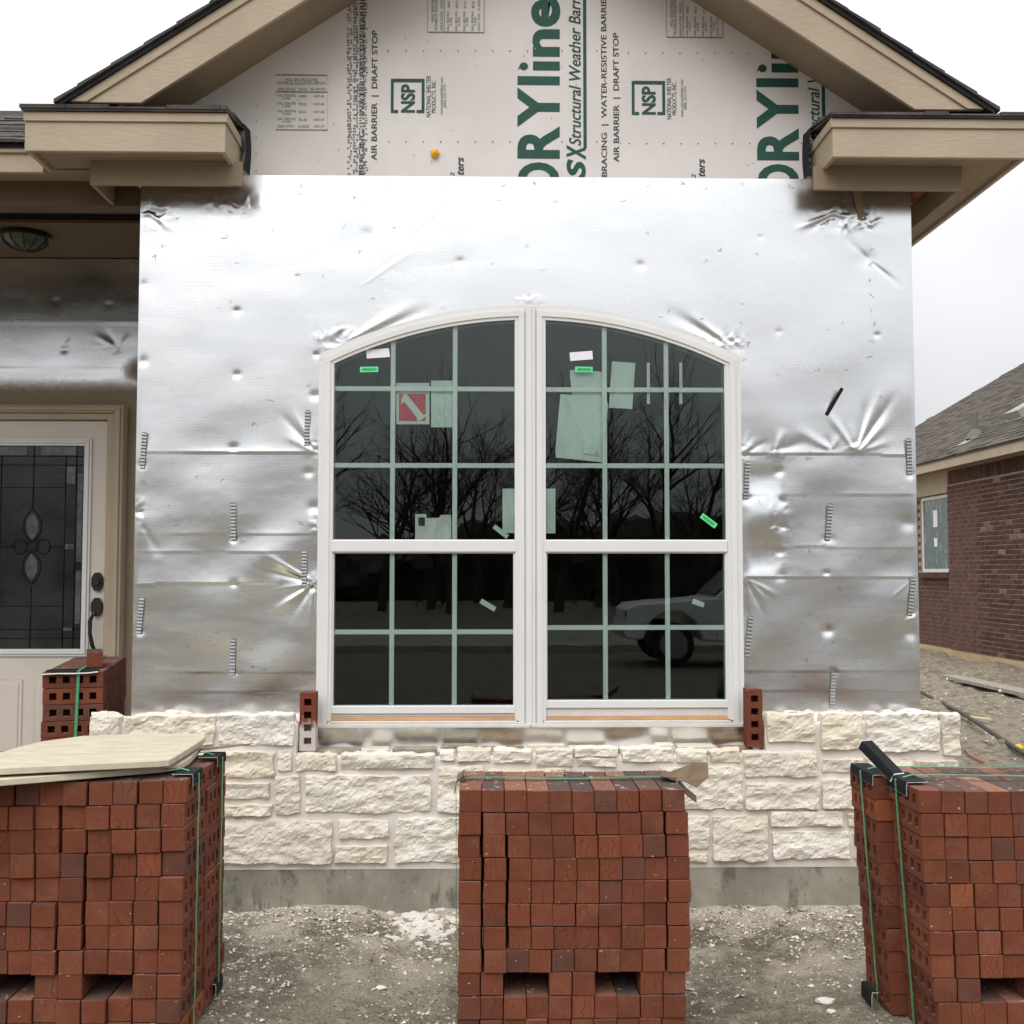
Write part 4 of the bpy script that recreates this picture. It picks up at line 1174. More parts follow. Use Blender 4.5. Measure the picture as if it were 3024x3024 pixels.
# --- rake boards, soffits, cornice returns
YR = 4.57
for s in (-1, 1):
    zc = 3.392
    def cut(o0, o1, zb, h1=0.0):
        # strip between vertical offsets o0 < o1 under the shingle line, cut level at zb
        h0a = (GZ - o0 - zb) / GS; h0b = (GZ - o1 - zb) / GS
        return [(CX + s * h0a, zb), (CX + s * h0b, zb), (CX + s * h1, GZ - o1 - GS * h1), (CX + s * h1, GZ - o0 - GS * h1)]
    MB().prism(cut(0.034, 0.226, zc), YR, YR + 0.02).build('rake_board', M_TRIM, house, bevel=0.002)
    MB().prism(cut(0.034, 0.080, zc), YR - 0.010, YR - 0.001).build('rake_trim', M_TRIM, house, bevel=0.002)
    MB().prism(cut(0.165, 0.180, zc - 0.02), YR + 0.021, YG - 0.001).build('rake_soffit', M_TRIM_SHADED, house)
    x_out = CX + s * 2.10; x_in = CX + s * 1.272
    a, b = sorted((x_out, x_in))
    z0, z1 = 3.185, 3.345
    MB().box(a, b, YR, YR + 0.02, z0, z1).build('return_fascia', M_TRIM, house, bevel=0.002)
    MB().box(a - 0.004, b + 0.004, YR - 0.009, YR - 0.001, z1 - 0.036, z1 + 0.004).build('return_trim', M_TRIM, house, bevel=0.002)
    e0, e1 = sorted((x_in, x_in - s * 0.02 * -1))
    MB().box(min(x_in, x_in + s * 0.02), max(x_in, x_in + s * 0.02), YR + 0.021, YG - 0.002, z0 + 0.001, z1).build('return_end', M_TRIM, house, bevel=0.002)
    ti0, ti1 = sorted((x_in - s * 0.001, x_in - s * 0.009))
    MB().box(ti0, ti1, YR - 0.009, YG - 0.002, z1 - 0.036, z1 + 0.004).build('return_trim', M_TRIM, house, bevel=0.002)
    yb = 4.82 if s < 0 else 11.0
    s0, s1 = sorted((x_out, x_out - s * 0.02))
    MB().box(s0, s1, YR + 0.021, yb, z0 + 0.001, z1).build('eave_fascia', M_TRIM, house, bevel=0.002)
    # soffit under the return, bare decking behind the frieze
    MB().box(a + 0.021, b - 0.021, YR + 0.021, 4.72, 3.203, 3.212).build('soffit', M_TRIM_SHADED, house)
    xi = XR + 0.001 if s > 0 else XL - 0.001
    xo = x_out - s * 0.021
    c0, c1 = sorted((CX + s * 1.885, xo))
    MB().box(c0, c1, 4.721, yb, 3.203, 3.212).build('soffit', M_TRIM_SHADED, house)
    d0, d1 = sorted((CX + s * 1.884, x_in + s * 0.02))
    MB().box(d0, d1, 4.741, YF - 0.003, 3.214, 3.225).build('deck_strip', M_OSB, house)
    if s > 0:
        MB().box(XR + 0.002, CX + 1.884, YF - 0.002, 11, 3.214, 3.225).build('deck_strip', M_OSB, house)
        MB().box(XR + 0.002, XR + 0.02, YF + 0.01, 11, 3.10, 3.213).build('deck_strip', M_OSB, house)
    # frieze board on the future brick line, turning the corner
    f_in = CX + s * 1.235; f_out = CX + s * 1.883
    f0, f1 = sorted((f_in, f_out))
    MB().box(f0, f1, 4.72, 4.738, 3.097, 3.2025).build('frieze_board', M_TRIM_SHADED, house, bevel=0.002)
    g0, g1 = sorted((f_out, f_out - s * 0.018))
    MB().box(g0, g1, 4.739, 4.985 if s < 0 else 11, 3.097, 3.2025).build('frieze_board', M_TRIM_SHADED, house, bevel=0.002)
    # shingled cap of the return and felt turned up against the board
    cap = MB().prismx([(YR - 0.02, z1 + 0.004), (YG - 0.003, z1 + 0.062), (YG - 0.003, z1 + 0.070), (YR - 0.02, z1 + 0.013)], a - 0.01, b + 0.01).build('return_cap', M_SHINGLE, roof_o)
    x = a - 0.015
    while x < b + 0.005:
        wd = min(rnd.uniform(0.10, 0.30), b + 0.012 - x)
        th = rnd.choice((0.006, 0.010, 0.015))
        MB().prismx([(YR - 0.026, z1 + 0.012), (YR + 0.13, z1 + 0.042), (YR + 0.13, z1 + 0.045), (YR - 0.026, z1 + 0.014 + th)], x, x + wd - 0.003).build('shingle', M_SHINGLE, cap)
        x += wd
    x = a - 0.015
    while x < b + 0.005:
        wd = min(rnd.uniform(0.15, 0.30), b + 0.012 - x)
        th = rnd.choice((0.006, 0.010, 0.014))
        MB().prismx([(YR + 0.10, z1 + 0.040), (YG - 0.004, z1 + 0.078), (YG - 0.004, z1 + 0.082), (YR + 0.10, z1 + 0.044 + th)], x, x + wd - 0.003).build('shingle', M_SHINGLE, cap)
        x += wd
    fl = MB(); xf = x_in - s * 0.022
    pts = []
    for k in range(9):
        t = k / 8
        pts.append((xf - s * 0.006 * math.sin(t * 3.1), 0, 3.20 + t * 0.205))
    for (xa, _, za), (xb, _, zb) in zip(pts, pts[1:]):
        ya_, yb_ = 4.815 - 0.012 * math.sin(za * 30), 4.815 - 0.012 * math.sin(zb * 30)
        fl.add([(xa, ya_, za), (xa - s * 0.012, YG - 0.003, za), (xb - s * 0.012, YG - 0.003, zb), (xb, yb_, zb)], [(0, 1, 2, 3)])
    fl.build('felt_flap', M_FELT, cap)

# --- porch: eave, beam, ceiling, back wall
YB = 6.40
MB().box(-6, -1.952, 4.82, 4.84, 3.185, 3.30).build('eave_fascia', M_TRIM, house, bevel=0.002)
MB().box(-6, -1.952, 4.805, 4.818, 3.268, 3.303).build('eave_trim', M_TRIM, house, bevel=0.002)
MB().box(-6, -1.72, 4.841, 4.979, 3.203, 3.212).build('soffit', M_TRIM_SHADED, house)
MB().box(-6, -1.72, 4.98, 5.09, 3.092, 3.26).build('porch_beam', M_BEAM, house, bevel=0.002)
MB().box(-1.719, XL - 0.003, 4.987, 5.09, 3.092, 3.26).build('porch_beam', M_BEAM, house, bevel=0.002)
MB().box(-6, XL - 0.003, 5.75, YB - 0.005, 3.255, 3.27).build('porch_ceiling', M_BEAM, house)
MB().box(-6, XL - 0.003, 5.10, 5.749, 3.30, 3.32).build('porch_ceiling', M_FELT, house)  # black board over the open slot, the cavity's darkness put into its colour
MB().box(-6, -1.56, 6.5, 6.55, 0.2, 3.4).build('inner_wall', M_FELT, house)
bx = np.arange(-6, XL + 0.001, 0.012); bz = np.arange(0.25, 3.256, 0.012)
BX, BZ = np.meshgrid(bx, bz)
dd = [(-2.45, 2.72, .03, .006), (-2.15, 2.73, .035, .006), (-2.5, 3.0, .03, .004), (-2.2, 2.98, .03, .004)]
df = [(-2.13, 2.72, [(150, .2, .02, .008), (125, .18, .015, -.006), (170, .2, .02, .005), (60, .12, .02, .005)]), (-2.45, 2.72, [(60, .08, .01, .006)])]
Dp = foil_disp(BX, BZ, dd, df, [(2.87, -6, -1.5, .0015, 1), (2.62, -6, -1.5, .002, 1)], [], 44)
pme, used = grid_mesh('porch_wall', np.stack([BX, YB - Dp, BZ], -1), None, [M_FOILP])
# tan over-spray around the door casing
qx = np.maximum(np.maximum(-1.95 - 1.06 - BX, BX + 2.02), 0); qz = np.maximum(BZ - 2.42, 0)
pv = np.clip(1.05 - np.hypot(qx * 3.0, qz) / 0.16, 0, 1)
pv = np.maximum(pv, np.clip(1 - np.hypot((BX + 2.0) / 0.16, (BZ - 2.6) / 0.12), 0, 1))
pa = pme.attributes.new('paint', 'FLOAT', 'POINT'); pa.data.foreach_set('value', pv.ravel().astype(np.float32))
porch_wall = link('porch_wall', pme, None, house)

# --- front door
DL, DR_, DB, DT = -3.00, -2.172, 0.27, 2.302
door = MB().box(DL, DR_, YB - 0.045, YB - 0.012, DB, DT).build('door', M_DOOR, house, bevel=0.002)
door['label'] = 'pale front door with leaded glass and black handle'
fr = MB()
fr.box(DR_ + 0.003, DR_ + 0.045, YB - 0.075, YB - 0.010, DB - 0.02, DT + 0.04)
fr.box(DR_ + 0.046, DR_ + 0.100, YB - 0.095, YB - 0.008, DB - 0.02, DT + 0.085)
fr.box(DR_ + 0.060, DR_ + 0.085, YB - 0.108, YB - 0.096, DB - 0.02, DT + 0.072)
fr.box(DL - 0.1, DR_ + 0.003, YB - 0.075, YB - 0.010, DT + 0.004, DT + 0.04)
fr.box(DL - 0.1, DR_ + 0.046, YB - 0.095, YB - 0.008, DT + 0.041, DT + 0.085)
fr.box(DL - 0.1, DR_ + 0.060, YB - 0.108, YB - 0.096, DT + 0.052, DT + 0.072)
fr.box(DL - 0.045, DL - 0.003, YB - 0.075, YB - 0.010, DB - 0.02, DT + 0.003).box(DL - 0.1, DL - 0.046, YB - 0.095, YB - 0.008, DB - 0.02, DT + 0.040)
fr.build('door_frame', M_TRIM, door, bevel=0.003)
lx0, lx1, lz0, lz1 = -2.872, -2.300, 1.010, 2.158
lf = MB()
for k, (o, dp) in enumerate(((0.042, 0.012), (0.028, 0.020), (0.014, 0.013))):
    i = o - 0.014
    lf.box(lx0 - o, lx0 - i, YB - 0.046 - dp, YB - 0.0455, lz0 - o, lz1 + o).box(lx1 + i, lx1 + o, YB - 0.046 - dp, YB - 0.0455, lz0 - o, lz1 + o)
    lf.box(lx0 - i, lx1 + i, YB - 0.046 - dp, YB - 0.0455, lz0 - o, lz0 - i).box(lx0 - i, lx1 + i, YB - 0.046 - dp, YB - 0.0455, lz1 + i, lz1 + o)
lf.build('lite_frame', M_DOORLITE, door, bevel=0.002)
MB().box(lx0, lx1, YB - 0.0475, YB - 0.0455, lz0, lz1).build('door_pane', M_DOORGLASS, door)
cm_ = MB(); yc = YB - 0.0495; lcx = (lx0 + lx1) / 2
def came(a, b, r=0.0028): cm_.tube([(a[0], yc, a[1]), (b[0], yc, b[1])], r, 6)
for o in (0.045, 0.105):
    came((lx0 + o, lz0), (lx0 + o, lz1)); came((lx1 - o, lz0), (lx1 - o, lz1))
for z in (lz0 + 0.06, lz1 - 0.06, lz1 - 0.11, lz0 + 0.11): came((lx0, z), (lx1, z), 0.0024)
came((lcx, lz0), (lcx, 1.36)); came((lcx, 1.80), (lcx, lz1)); came((lx0 + .105, 1.585), (lcx - .09, 1.585)); came((lcx + .09, 1.585), (lx1 - .105, 1.585))
came((lx0 + .105, 1.92), (lx1 - .105, 1.92), .002); came((lx0 + .105, 1.25), (lx1 - .105, 1.25), .002)
def petal(cx, cz, rx, rz, pt=0.0):
    pts = []
    for k in range(25):
        a = 6.283 * k / 24; x = math.cos(a) * rx; z = math.sin(a) * rz
        if pt: x *= (1 - abs(math.sin(a)) ** 3 * 0.55)
        pts.append((cx + x, yc, cz + z))
    cm_.tube(pts, 0.003, 6, cap=False)
petal(lcx, 1.585, .032, .034); petal(lcx - .065, 1.585, .036, .042); petal(lcx + .065, 1.585, .036, .042)
petal(lcx, 1.70, .05, .095, 1); petal(lcx, 1.47, .05, .095, 1)
cm_.build('leaded_came', M_CAME, door, smooth=True)
bv = MB()
for (x, z, w_, h_) in ((lx1 - .075, 1.99, .05, .10), (lx1 - .075, 1.585, .05, .03), (lx0 + .075, 1.585, .05, .03), (lx1 - .075, 1.12, .05, .02), (lcx - .12, lz1 - .03, .16, .05), (lcx + .14, lz1 - .03, .2, .05),
                     (lx1 - .022, 1.75, .03, .5), (lx1 - .022, 1.3, .03, .3), (lx0 + .022, 1.75, .03, .5)):
    bv.box(x - w_ / 2, x + w_ / 2, YB - 0.0525, YB - 0.0478, z - h_ / 2, z + h_ / 2)
for cz, rz in ((1.70, .075), (1.47, .075)):
    n = 16; bv.prism([(lcx + .034 * math.cos(6.283 * k / n) * (1 - abs(math.sin(6.283 * k / n)) ** 3 * .5), cz + rz * math.sin(6.283 * k / n)) for k in range(n)], YB - 0.052, YB - 0.0478)
bv.build('bevelled_pane', M_BEVELGLASS, door, bevel=0.0015)
for cx_ in (-2.40, -2.77):
    mp = MB()
    for o, dp in ((0, .004), (.02, .009), (.045, .004)):
        x0, x1, z0, z1 = cx_ - .15 + o, cx_ + .15 - o, .42 + o, .84 - o
        mp.box(x0, x1, YB - 0.046 - dp, YB - 0.0455, z0, z1)
    mp.build('door_panel', M_DOOR, door, bevel=0.004)
dbz, hx = 1.387, -2.212
n = 8
db = MB().prism([(hx + .034 * math.cos(6.283 * (k + .5) / n), dbz + .056 * math.sin(6.283 * (k + .5) / n)) for k in range(n)], YB - 0.070, YB - 0.046)
db.prism([(hx + .02 * math.cos(6.283 * k / 12), dbz + .024 * math.sin(6.283 * k / 12)) for k in range(12)], YB - 0.082, YB - 0.0705)
db.build('deadbolt', M_BLACK, door, bevel=0.003)
hs_ = MB().prism([(hx + .034 * math.cos(6.283 * (k + .5) / n), 1.245 + .056 * math.sin(6.283 * (k + .5) / n)) for k in range(n)], YB - 0.070, YB - 0.046)
hs_.tube([(hx - .01, YB - .07, 1.215), (hx - .018, YB - .11, 1.17), (hx - .016, YB - .115, 1.10), (hx - .004, YB - .105, 1.03), (hx + .006, YB - .085, .99), (hx + .008, YB - .06, .96)], [.012, .013, .011, .012, .015, .013], 10)
hs_.prism([(hx - .014, .93), (hx + .03, .93), (hx + .03, 1.0), (hx - .014, 1.0)], YB - 0.062, YB - 0.046)
hs_.build('door_handle', M_BLACK, door, smooth=False, bevel=0.002)

# --- porch light: faceted flush dome under the ceiling
lp = at(75, 655, 5.95)
lgt = empty('porch_light', (lp.x, 5.95, 3.255), 'dark flush porch light with faceted glass under the porch ceiling', 'light fixture')
MB().tube([(lp.x, 5.95, 3.254), (lp.x, 5.95, 3.232)], 0.135, 24).build('rim', M_BLACK, lgt)
dome = MB(); rings = [(.118, 3.231), (.104, 3.205), (.07, 3.178), (.03, 3.166), (.004, 3.164)]
nn = 10; vs = []
for r_, z_ in rings:
    vs += [(lp.x + r_ * math.cos(6.283 * k / nn), 5.95 + r_ * math.sin(6.283 * k / nn), z_) for k in range(nn)]
fs = [(i * nn + k, (i + 1) * nn + k, (i + 1) * nn + (k + 1) % nn, i * nn + (k + 1) % nn) for i in range(len(rings) - 1) for k in range(nn)]
dome.add(vs, fs).build('glass_dome', M_LIGHTGLASS, lgt)
for k in range(nn):
    MB().tube([(lp.x + (r_ + .002) * math.cos(6.283 * k / nn), 5.95 + (r_ + .002) * math.sin(6.283 * k / nn), z_ - .001) for r_, z_ in rings], .004, 5).build('rib', M_BLACK, lgt)

# --- room behind the window
rm = MB()
rm.box(-1.50, -1.48, 5.0, 9.0, 0.25, 2.9).box(1.84, 1.86, 5.0, 9.0, 0.25, 2.9).box(-1.48, 1.84, 8.98, 9.0, 0.25, 2.9)
rm.box(-1.48, 1.84, 5.0, 8.98, 2.88, 2.9).box(-1.48, 1.84, 5.0, 8.98, 0.2, 0.25)
rm.box(-1.48, -0.75, 4.96, 4.999, 0.25, 2.9).box(1.11, 1.84, 4.96, 4.999, 0.25, 2.9).box(-0.75, 1.11, 4.96, 4.999, 2.62, 2.9).box(-0.75, 1.11, 4.96, 4.999, 0.25, 0.77)
rm.build('room', M_ROOM, house)
fr_ = MB()     # rough framing and the deep jamb seen past the glass
fr_.box(-0.80, -0.75, 4.90, 4.959, 0.7, 2.7).box(1.11, 1.16, 4.90, 4.959, 0.7, 2.7)
fr_.build('jamb', M_OSB, house)

# --- twin arched window
win = empty('window', (wcx, YF, wz0))
par(win, house)
win.matrix_parent_inverse = mw(house).inverted()
win['label'] = 'white twin window with arched head'
YW = 4.828                       # front of the frame
def arcpts(xa, xb, r, n=14): return [(xa + (xb - xa) * i / n, arch(xa + (xb - xa) * i / n, r)) for i in range(n + 1)]
for k, (ga, gb, fa, fb) in enumerate(((-0.679, 0.109, wx0, wcx - 0.0015), (0.244, 1.031, wcx + 0.0015, wx1))):
    ma_ = (ga - fa, fb - gb)
    side = []
    # outer flange, then the raised inner profile
    for (i0, i1, y0, y1, nm) in ((0.0, 0.026, YW + 0.010, YF + 0.03, 'flange'), (0.026, 0.050, YW, YF + 0.03, 'casing'), (0.050, 0.0645, YW + 0.006, YF + 0.03, 'stop')):
        m = M_WHITE
        def jamb(xa, xb):
            a, b = min(xa, xb), max(xa, xb)
            return [(a, wz0), (b, wz0), (b, arch(b, WR - i0) - 0.0), (a, arch(a, WR - i0))]
        top_o = WR - i0; top_i = WR - i1
        xl0, xl1 = (fa + i0, fa + i1)
        xr0, xr1 = (fb - i1, fb - i0)
        bb = wz0 + i0 * 0.5
        mb = MB()
        mb.prism([(xl0, bb), (xl1, bb), (xl1, arch(xl1, top_i)), (xl0, arch(xl0, top_i))], y0, y1)
        mb.prism([(xr0, bb), (xr1, bb), (xr1, arch(xr1, top_i)), (xr0, arch(xr0, top_i))], y0, y1)
        up_ = arcpts(xl0, xr1, top_o, 26); lo_ = arcpts(xl0, xr1, top_i, 26)
        for i in range(26):
            mb.prism([lo_[i], lo_[i + 1], up_[i + 1], up_[i]], y0 - 0.0006, y1 - 0.0006)
        mb.build(nm, m, win)
    # fill between the profile and the glass opening
    il, ir = fa + 0.0645, fb - 0.0645
    mb = MB()
    if ga - il > 0.001: mb.box(il, ga, YW + 0.010, YF + 0.03, wz0 + 0.03, arch(ga, WR - 0.064))
    if ir - gb > 0.001: mb.box(gb, ir, YW + 0.010, YF + 0.03, wz0 + 0.03, arch(gb, WR - 0.064))
    if mb.v: mb.build('jamb_filler', M_WHITE, win)
    # sill: stepped track with a strip of bare wood
    lift = 0.0 if k == 0 else 0.022
    MB().box(fa + 0.001, fb - 0.001, YW - 0.006, YF + 0.03, wz0 - 0.004, wz0 + 0.012).box(ga - 0.01, gb + 0.01, YW + 0.003, YF + 0.02, wz0 + 0.0125, wz0 + 0.024).build('sill', M_VINYLDIRT, win, bevel=0.002)
    MB().box(ga - 0.005, gb + 0.005, YW + 0.016, YF + 0.03, wz0 + 0.0245, wz0 + 0.040).build('sill_wood', M_WOODSILL, win, bevel=0.002)
    MB().box(ga - 0.004, gb + 0.004, YW + 0.019, YF + 0.03, wz0 + 0.0405, wz0 + 0.054 + lift).build('sill_track', M_VINYLDIRT, win, bevel=0.002)
    # lower sash and meeting rail
    zs = wz0 + 0.0545 + lift; zr0, zr1 = 1.5225, 1.582
    MB().box(ga - 0.002, gb + 0.002, YW + 0.009, YF + 0.02, zs, zs + 0.034).build('bottom_rail', M_WHITE, win, bevel=0.003)
    MB().box(ga - 0.004, gb + 0.004, YW + 0.003, YF + 0.02, zr0 + 0.006, zr1 - 0.004).box(ga - 0.004, gb + 0.004, YW + 0.010, YF + 0.02, zr0, zr1).build('meeting_rail', M_WHITE, win, bevel=0.002)
    zb = zs + 0.0345
    for sx in (ga, gb - 0.006): MB().box(sx, sx + 0.006, YW + 0.014, YF + 0.01, zb, zr0 - 0.001).build('sash_stile', M_WHITE, win)
    # panes
    yl, yu = YW + 0.030, YW + 0.022
    MB().box(ga - 0.001, gb + 0.001, yl, yl + 0.003, zb - 0.004, zr0 + 0.004).build('pane', M_GLASS, win)
    MB().prism([(ga - .001, zr1 - .004), (gb + .001, zr1 - .004)] + arcpts(gb + .001, ga - .001, WR - 0.060, 20), yu, yu + 0.003).build('pane', M_GLASS, win)
    # grilles between the glass
    if k == 0:
        vx = (at(1159, 1500, YW + .04).x, at(1343, 1500, YW + .04).x); hz = (at(1200, 1149, YW + .04).z, at(1200, 1375, YW + .04).z); hl = at(1200, 1866, YW + .045).z
    else:
        vx = (at(1786, 1500, YW + .04).x, at(1969, 1500, YW + .04).x); hz = (at(1850, 1152, YW + .04).z, at(1850, 1376, YW + .04).z); hl = at(1850, 1853, YW + .045).z
    hw = 0.0105
    for x in vx:
        MB().prism([(x - hw, zr1), (x + hw, zr1), (x + hw, arch(x + hw, WR - 0.063)), (x - hw, arch(x - hw, WR - 0.063))], yu + 0.008, yu + 0.014).build('muntin', M_MUNTIN, win, bevel=0.0015)
        MB().box(x - hw, x + hw, yl + 0.008, yl + 0.014, zb, zr0).build('muntin', M_MUNTIN, win, bevel=0.0015)
    xs_ = [ga] + [v for x in vx for v in (x - hw - .0005, x + hw + .0005)] + [gb]
    for z, y0 in ((hz[0], yu), (hz[1], yu), (hl, yl)):
        for i in range(0, 6, 2):
            MB().box(xs_[i], xs_[i + 1], y0 + 0.0085, y0 + 0.0135, z - hw, z + hw).build('muntin', M_MUNTIN, win, bevel=0.0015)
MB().box(wcx - 0.020, wcx + 0.006, YW - 0.002, YF, wz0 + 0.002, arch(wcx, WR) - 0.004).box(wcx + 0.0065, wcx + 0.020, YW, YF, wz0 + 0.002, arch(wcx, WR) - 0.004).build('mullion_cover', M_WHITE, win, bevel=0.0015)

# labels and papers on the glass
YO = YW + 0.0208
def poly_on(name, pts, Y, mat, eps=0.0, th=0.0006):
    q = [at(x, y, Y) for x, y in pts]
    return MB().prism([(p.x, p.z) for p in q], Y - th, Y).build(name, mat, win)
def rect(x0, y0, x1, y1): return [(x0, y0), (x1, y0), (x1, y1), (x0, y1)]
def rot_rect(cx, cy, w_, h_, a):
    c, s = math.cos(R(a)), math.sin(R(a))
    return [(cx + x * c - y * s, cy + x * s + y * c) for x, y in ((-w_ / 2, -h_ / 2), (w_ / 2, -h_ / 2), (w_ / 2, h_ / 2), (-w_ / 2, h_ / 2))]
def label_text(body, cx, cy, w_, h_, a, Y):
    me, co = text_mesh(body, 0.03)
    lo, hi = co.min(0), co.max(0); c, s = math.cos(R(a)), math.sin(R(a))
    V_ = []
    for p in co:
        u = ((p[0] - lo[0]) / (hi[0] - lo[0]) - .5) * w_; v = -((p[1] - lo[1]) / (hi[1] - lo[1]) - .5) * h_
        q = at(cx + u * c - v * s, cy + u * s + v * c, Y - 0.0012); V_.append(tuple(q))
    me.vertices.foreach_set('co', np.array(V_).ravel()); me.materials.clear(); me.materials.append(M_ARGTXT); me.update()
    link('label_text', me, None, win)
for cx_, cy_, a, w_ in ((1090, 1091, -1, 54), (1724, 1091, 1, 52), (2093, 1538, 37, 54)):
    poly_on('gas_label', rot_rect(cx_, cy_, w_, 16, a), YO, M_ARGON)
    label_text('ARGON', cx_, cy_, w_ * .78, 8, a if cy_ < 1300 else a + 180, YO)
poly_on('white_label', [(1081, 1034), (1148, 1028), (1152, 1054), (1083, 1059)], YO, M_LABEL)
poly_on('white_label', [(1682, 1041), (1749, 1036), (1751, 1061), (1684, 1066)], YO, M_LABEL)
YI = YW + 0.048
poly_on('paper_sign', rect(1170, 1131, 1268, 1253), YI, M_SHEET)
poly_on('paper_sign_red', rect(1178, 1163, 1257, 1243), YI - 0.0012, M_RED)
poly_on('paper_sign_mark', [(1192, 1164), (1201, 1164), (1250, 1226), (1258, 1222), (1256, 1230), (1242, 1242), (1232, 1242), (1230, 1232), (1194, 1186), (1184, 1194), (1186, 1178)], YI - 0.0024, M_SHEET)
poly_on('paper_sheet', rect(1273, 1124, 1337, 1262), YI + 0.002, M_SHEET)
poly_on('paper_sheet', [(1226, 1518), (1258, 1518), (1260, 1530), (1296, 1529), (1302, 1521), (1332, 1520), (1333, 1594), (1226, 1594)], YI, M_PAPERW)
poly_on('paper_mark', rect(1235, 1528, 1255, 1553), YI - 0.0012, M_INKB)
poly_on('paper_sheet', rect(1484, 1443, 1521, 1574), YI, M_SHEET)
poly_on('tape_strip', rot_rect(1479, 1570, 52, 14, 38), YI - 0.002, M_SHEET)
poly_on('paper_sheet', [(1655, 1163), (1790, 1176), (1796, 1196), (1783, 1366), (1642, 1351), (1640, 1330)], YI, M_SHEET)
poly_on('paper_sheet', [(1683, 1092), (1778, 1098), (1778, 1175), (1690, 1172), (1684, 1120)], YI + 0.002, M_SHEET)
poly_on('paper_sheet', [(1807, 1067), (1876, 1072), (1867, 1208), (1798, 1204)], YI, M_SHEET)
poly_on('tape_strip', rect(1910, 1071, 1919, 1193), YI, M_SHEET)
poly_on('tape_strip', rect(2006, 1071, 2015, 1193), YI, M_SHEET)
poly_on('paper_sheet', rect(1608, 1443, 1640, 1575), YI, M_SHEET)
poly_on('tape_strip', rot_rect(1441, 1787, 50, 15, 31), YI, M_SHEET)
poly_on('tape_strip', rot_rect(2062, 1781, 36, 15, 20), YI, M_SHEET)
mb = MB(); pth = [(1724, 1340), (1731, 1343), (1736, 1338), (1741, 1346), (1748, 1340), (1751, 1347), (1757, 1336), (1760, 1350), (1764, 1330), (1768, 1350)]
mb.tube([at(x, y, YI - 0.0018) for x, y in pth], 0.0012, 4); mb.build('pen_scrawl', M_INKB, win)

# ------------------------------------------------------------------ bricks
BL, BW, BH = 0.244, 0.0682, 0.0672
def brick_mesh(holes, seed):
    rs = random.Random(seed); mb = MB()
    a, b, c = BW / 2, BL / 2, BH / 2
    if not holes:
        mb.box(-a, a, -b, b, -c, c)
        me = mb.mesh('brick', M_BRICK, bevel=0.0017)
    else:
        ysn = [-b]
        for hy in (-0.081, -0.027, 0.027, 0.081): ysn += [hy - 0.0145, hy + 0.0145]
        ysn.append(b); zsn = [-c, -0.0155, 0.0155, c]
        V_ = {}; v = []; f = []
        def vid(s, j, k):
            if (s, j, k) not in V_:
                V_[(s, j, k)] = len(v); v.append((s * a, ysn[j], zsn[k]))
            return V_[(s, j, k)]
        for j in range(9):
            for k in range(3):
                hl = k == 1 and j % 2 == 1
                if hl:
                    A = [vid(-1, j, k), vid(-1, j + 1, k), vid(-1, j + 1, k + 1), vid(-1, j, k + 1)]
                    B = [vid(1, j, k), vid(1, j + 1, k), vid(1, j + 1, k + 1), vid(1, j, k + 1)]
                    for q in range(4): f.append((A[q], A[(q + 1) % 4], B[(q + 1) % 4], B[q]))
                else:
                    f.append((vid(-1, j, k), vid(-1, j, k + 1), vid(-1, j + 1, k + 1), vid(-1, j + 1, k)))
                    f.append((vid(1, j, k), vid(1, j + 1, k), vid(1, j + 1, k + 1), vid(1, j, k + 1)))
        for j in range(9):
            f.append((vid(-1, j, 3), vid(1, j, 3), vid(1, j + 1, 3), vid(-1, j + 1, 3)))
            f.append((vid(-1, j, 0), vid(-1, j + 1, 0), vid(1, j + 1, 0), vid(1, j, 0)))
        for k in range(3):
            f.append((vid(-1, 0, k), vid(1, 0, k), vid(1, 0, k + 1), vid(-1, 0, k + 1)))
            f.append((vid(-1, 9, k), vid(-1, 9, k + 1), vid(1, 9, k + 1), vid(1, 9, k)))
        mb.add(v, f)
        me = mb.mesh('brick', M_BRICK)
        bm = bmesh.new(); bm.from_mesh(me)
        bmesh.ops.recalc_face_normals(bm, faces=bm.faces)
        def outer(e):
            n = 0
            for i, lim in ((0, a), (1, b), (2, c)):
                if all(abs(abs(q.co[i]) - lim) < 1e-6 for q in e.verts): n += 1
            return n >= 2 and len(e.link_faces) == 2 and e.calc_face_angle(0) > 0.5
        bmesh.ops.bevel(bm, geom=[e for e in bm.edges if outer(e)], offset=0.0017, segments=1, affect='EDGES')
        bm.to_mesh(me); bm.free()
    # hand-cut unevenness
    for v in me.vertices:
        p = v.co
        o = noise.noise_vector(Vector((p.x * 9, p.y * 9, p.z * 9)) + Vector((seed * 5.0, 0, 0)))
        v.co = p + o * 0.0011
    me.update()
    return me
SOLID = [brick_mesh(False, k) for k in range(4)]
HOLED = [brick_mesh(True, 10 + k) for k in range(3)]
PITCH_X, PITCH_Z = 0.0693, 0.0696
VOID = (2, 3, 6, 7)

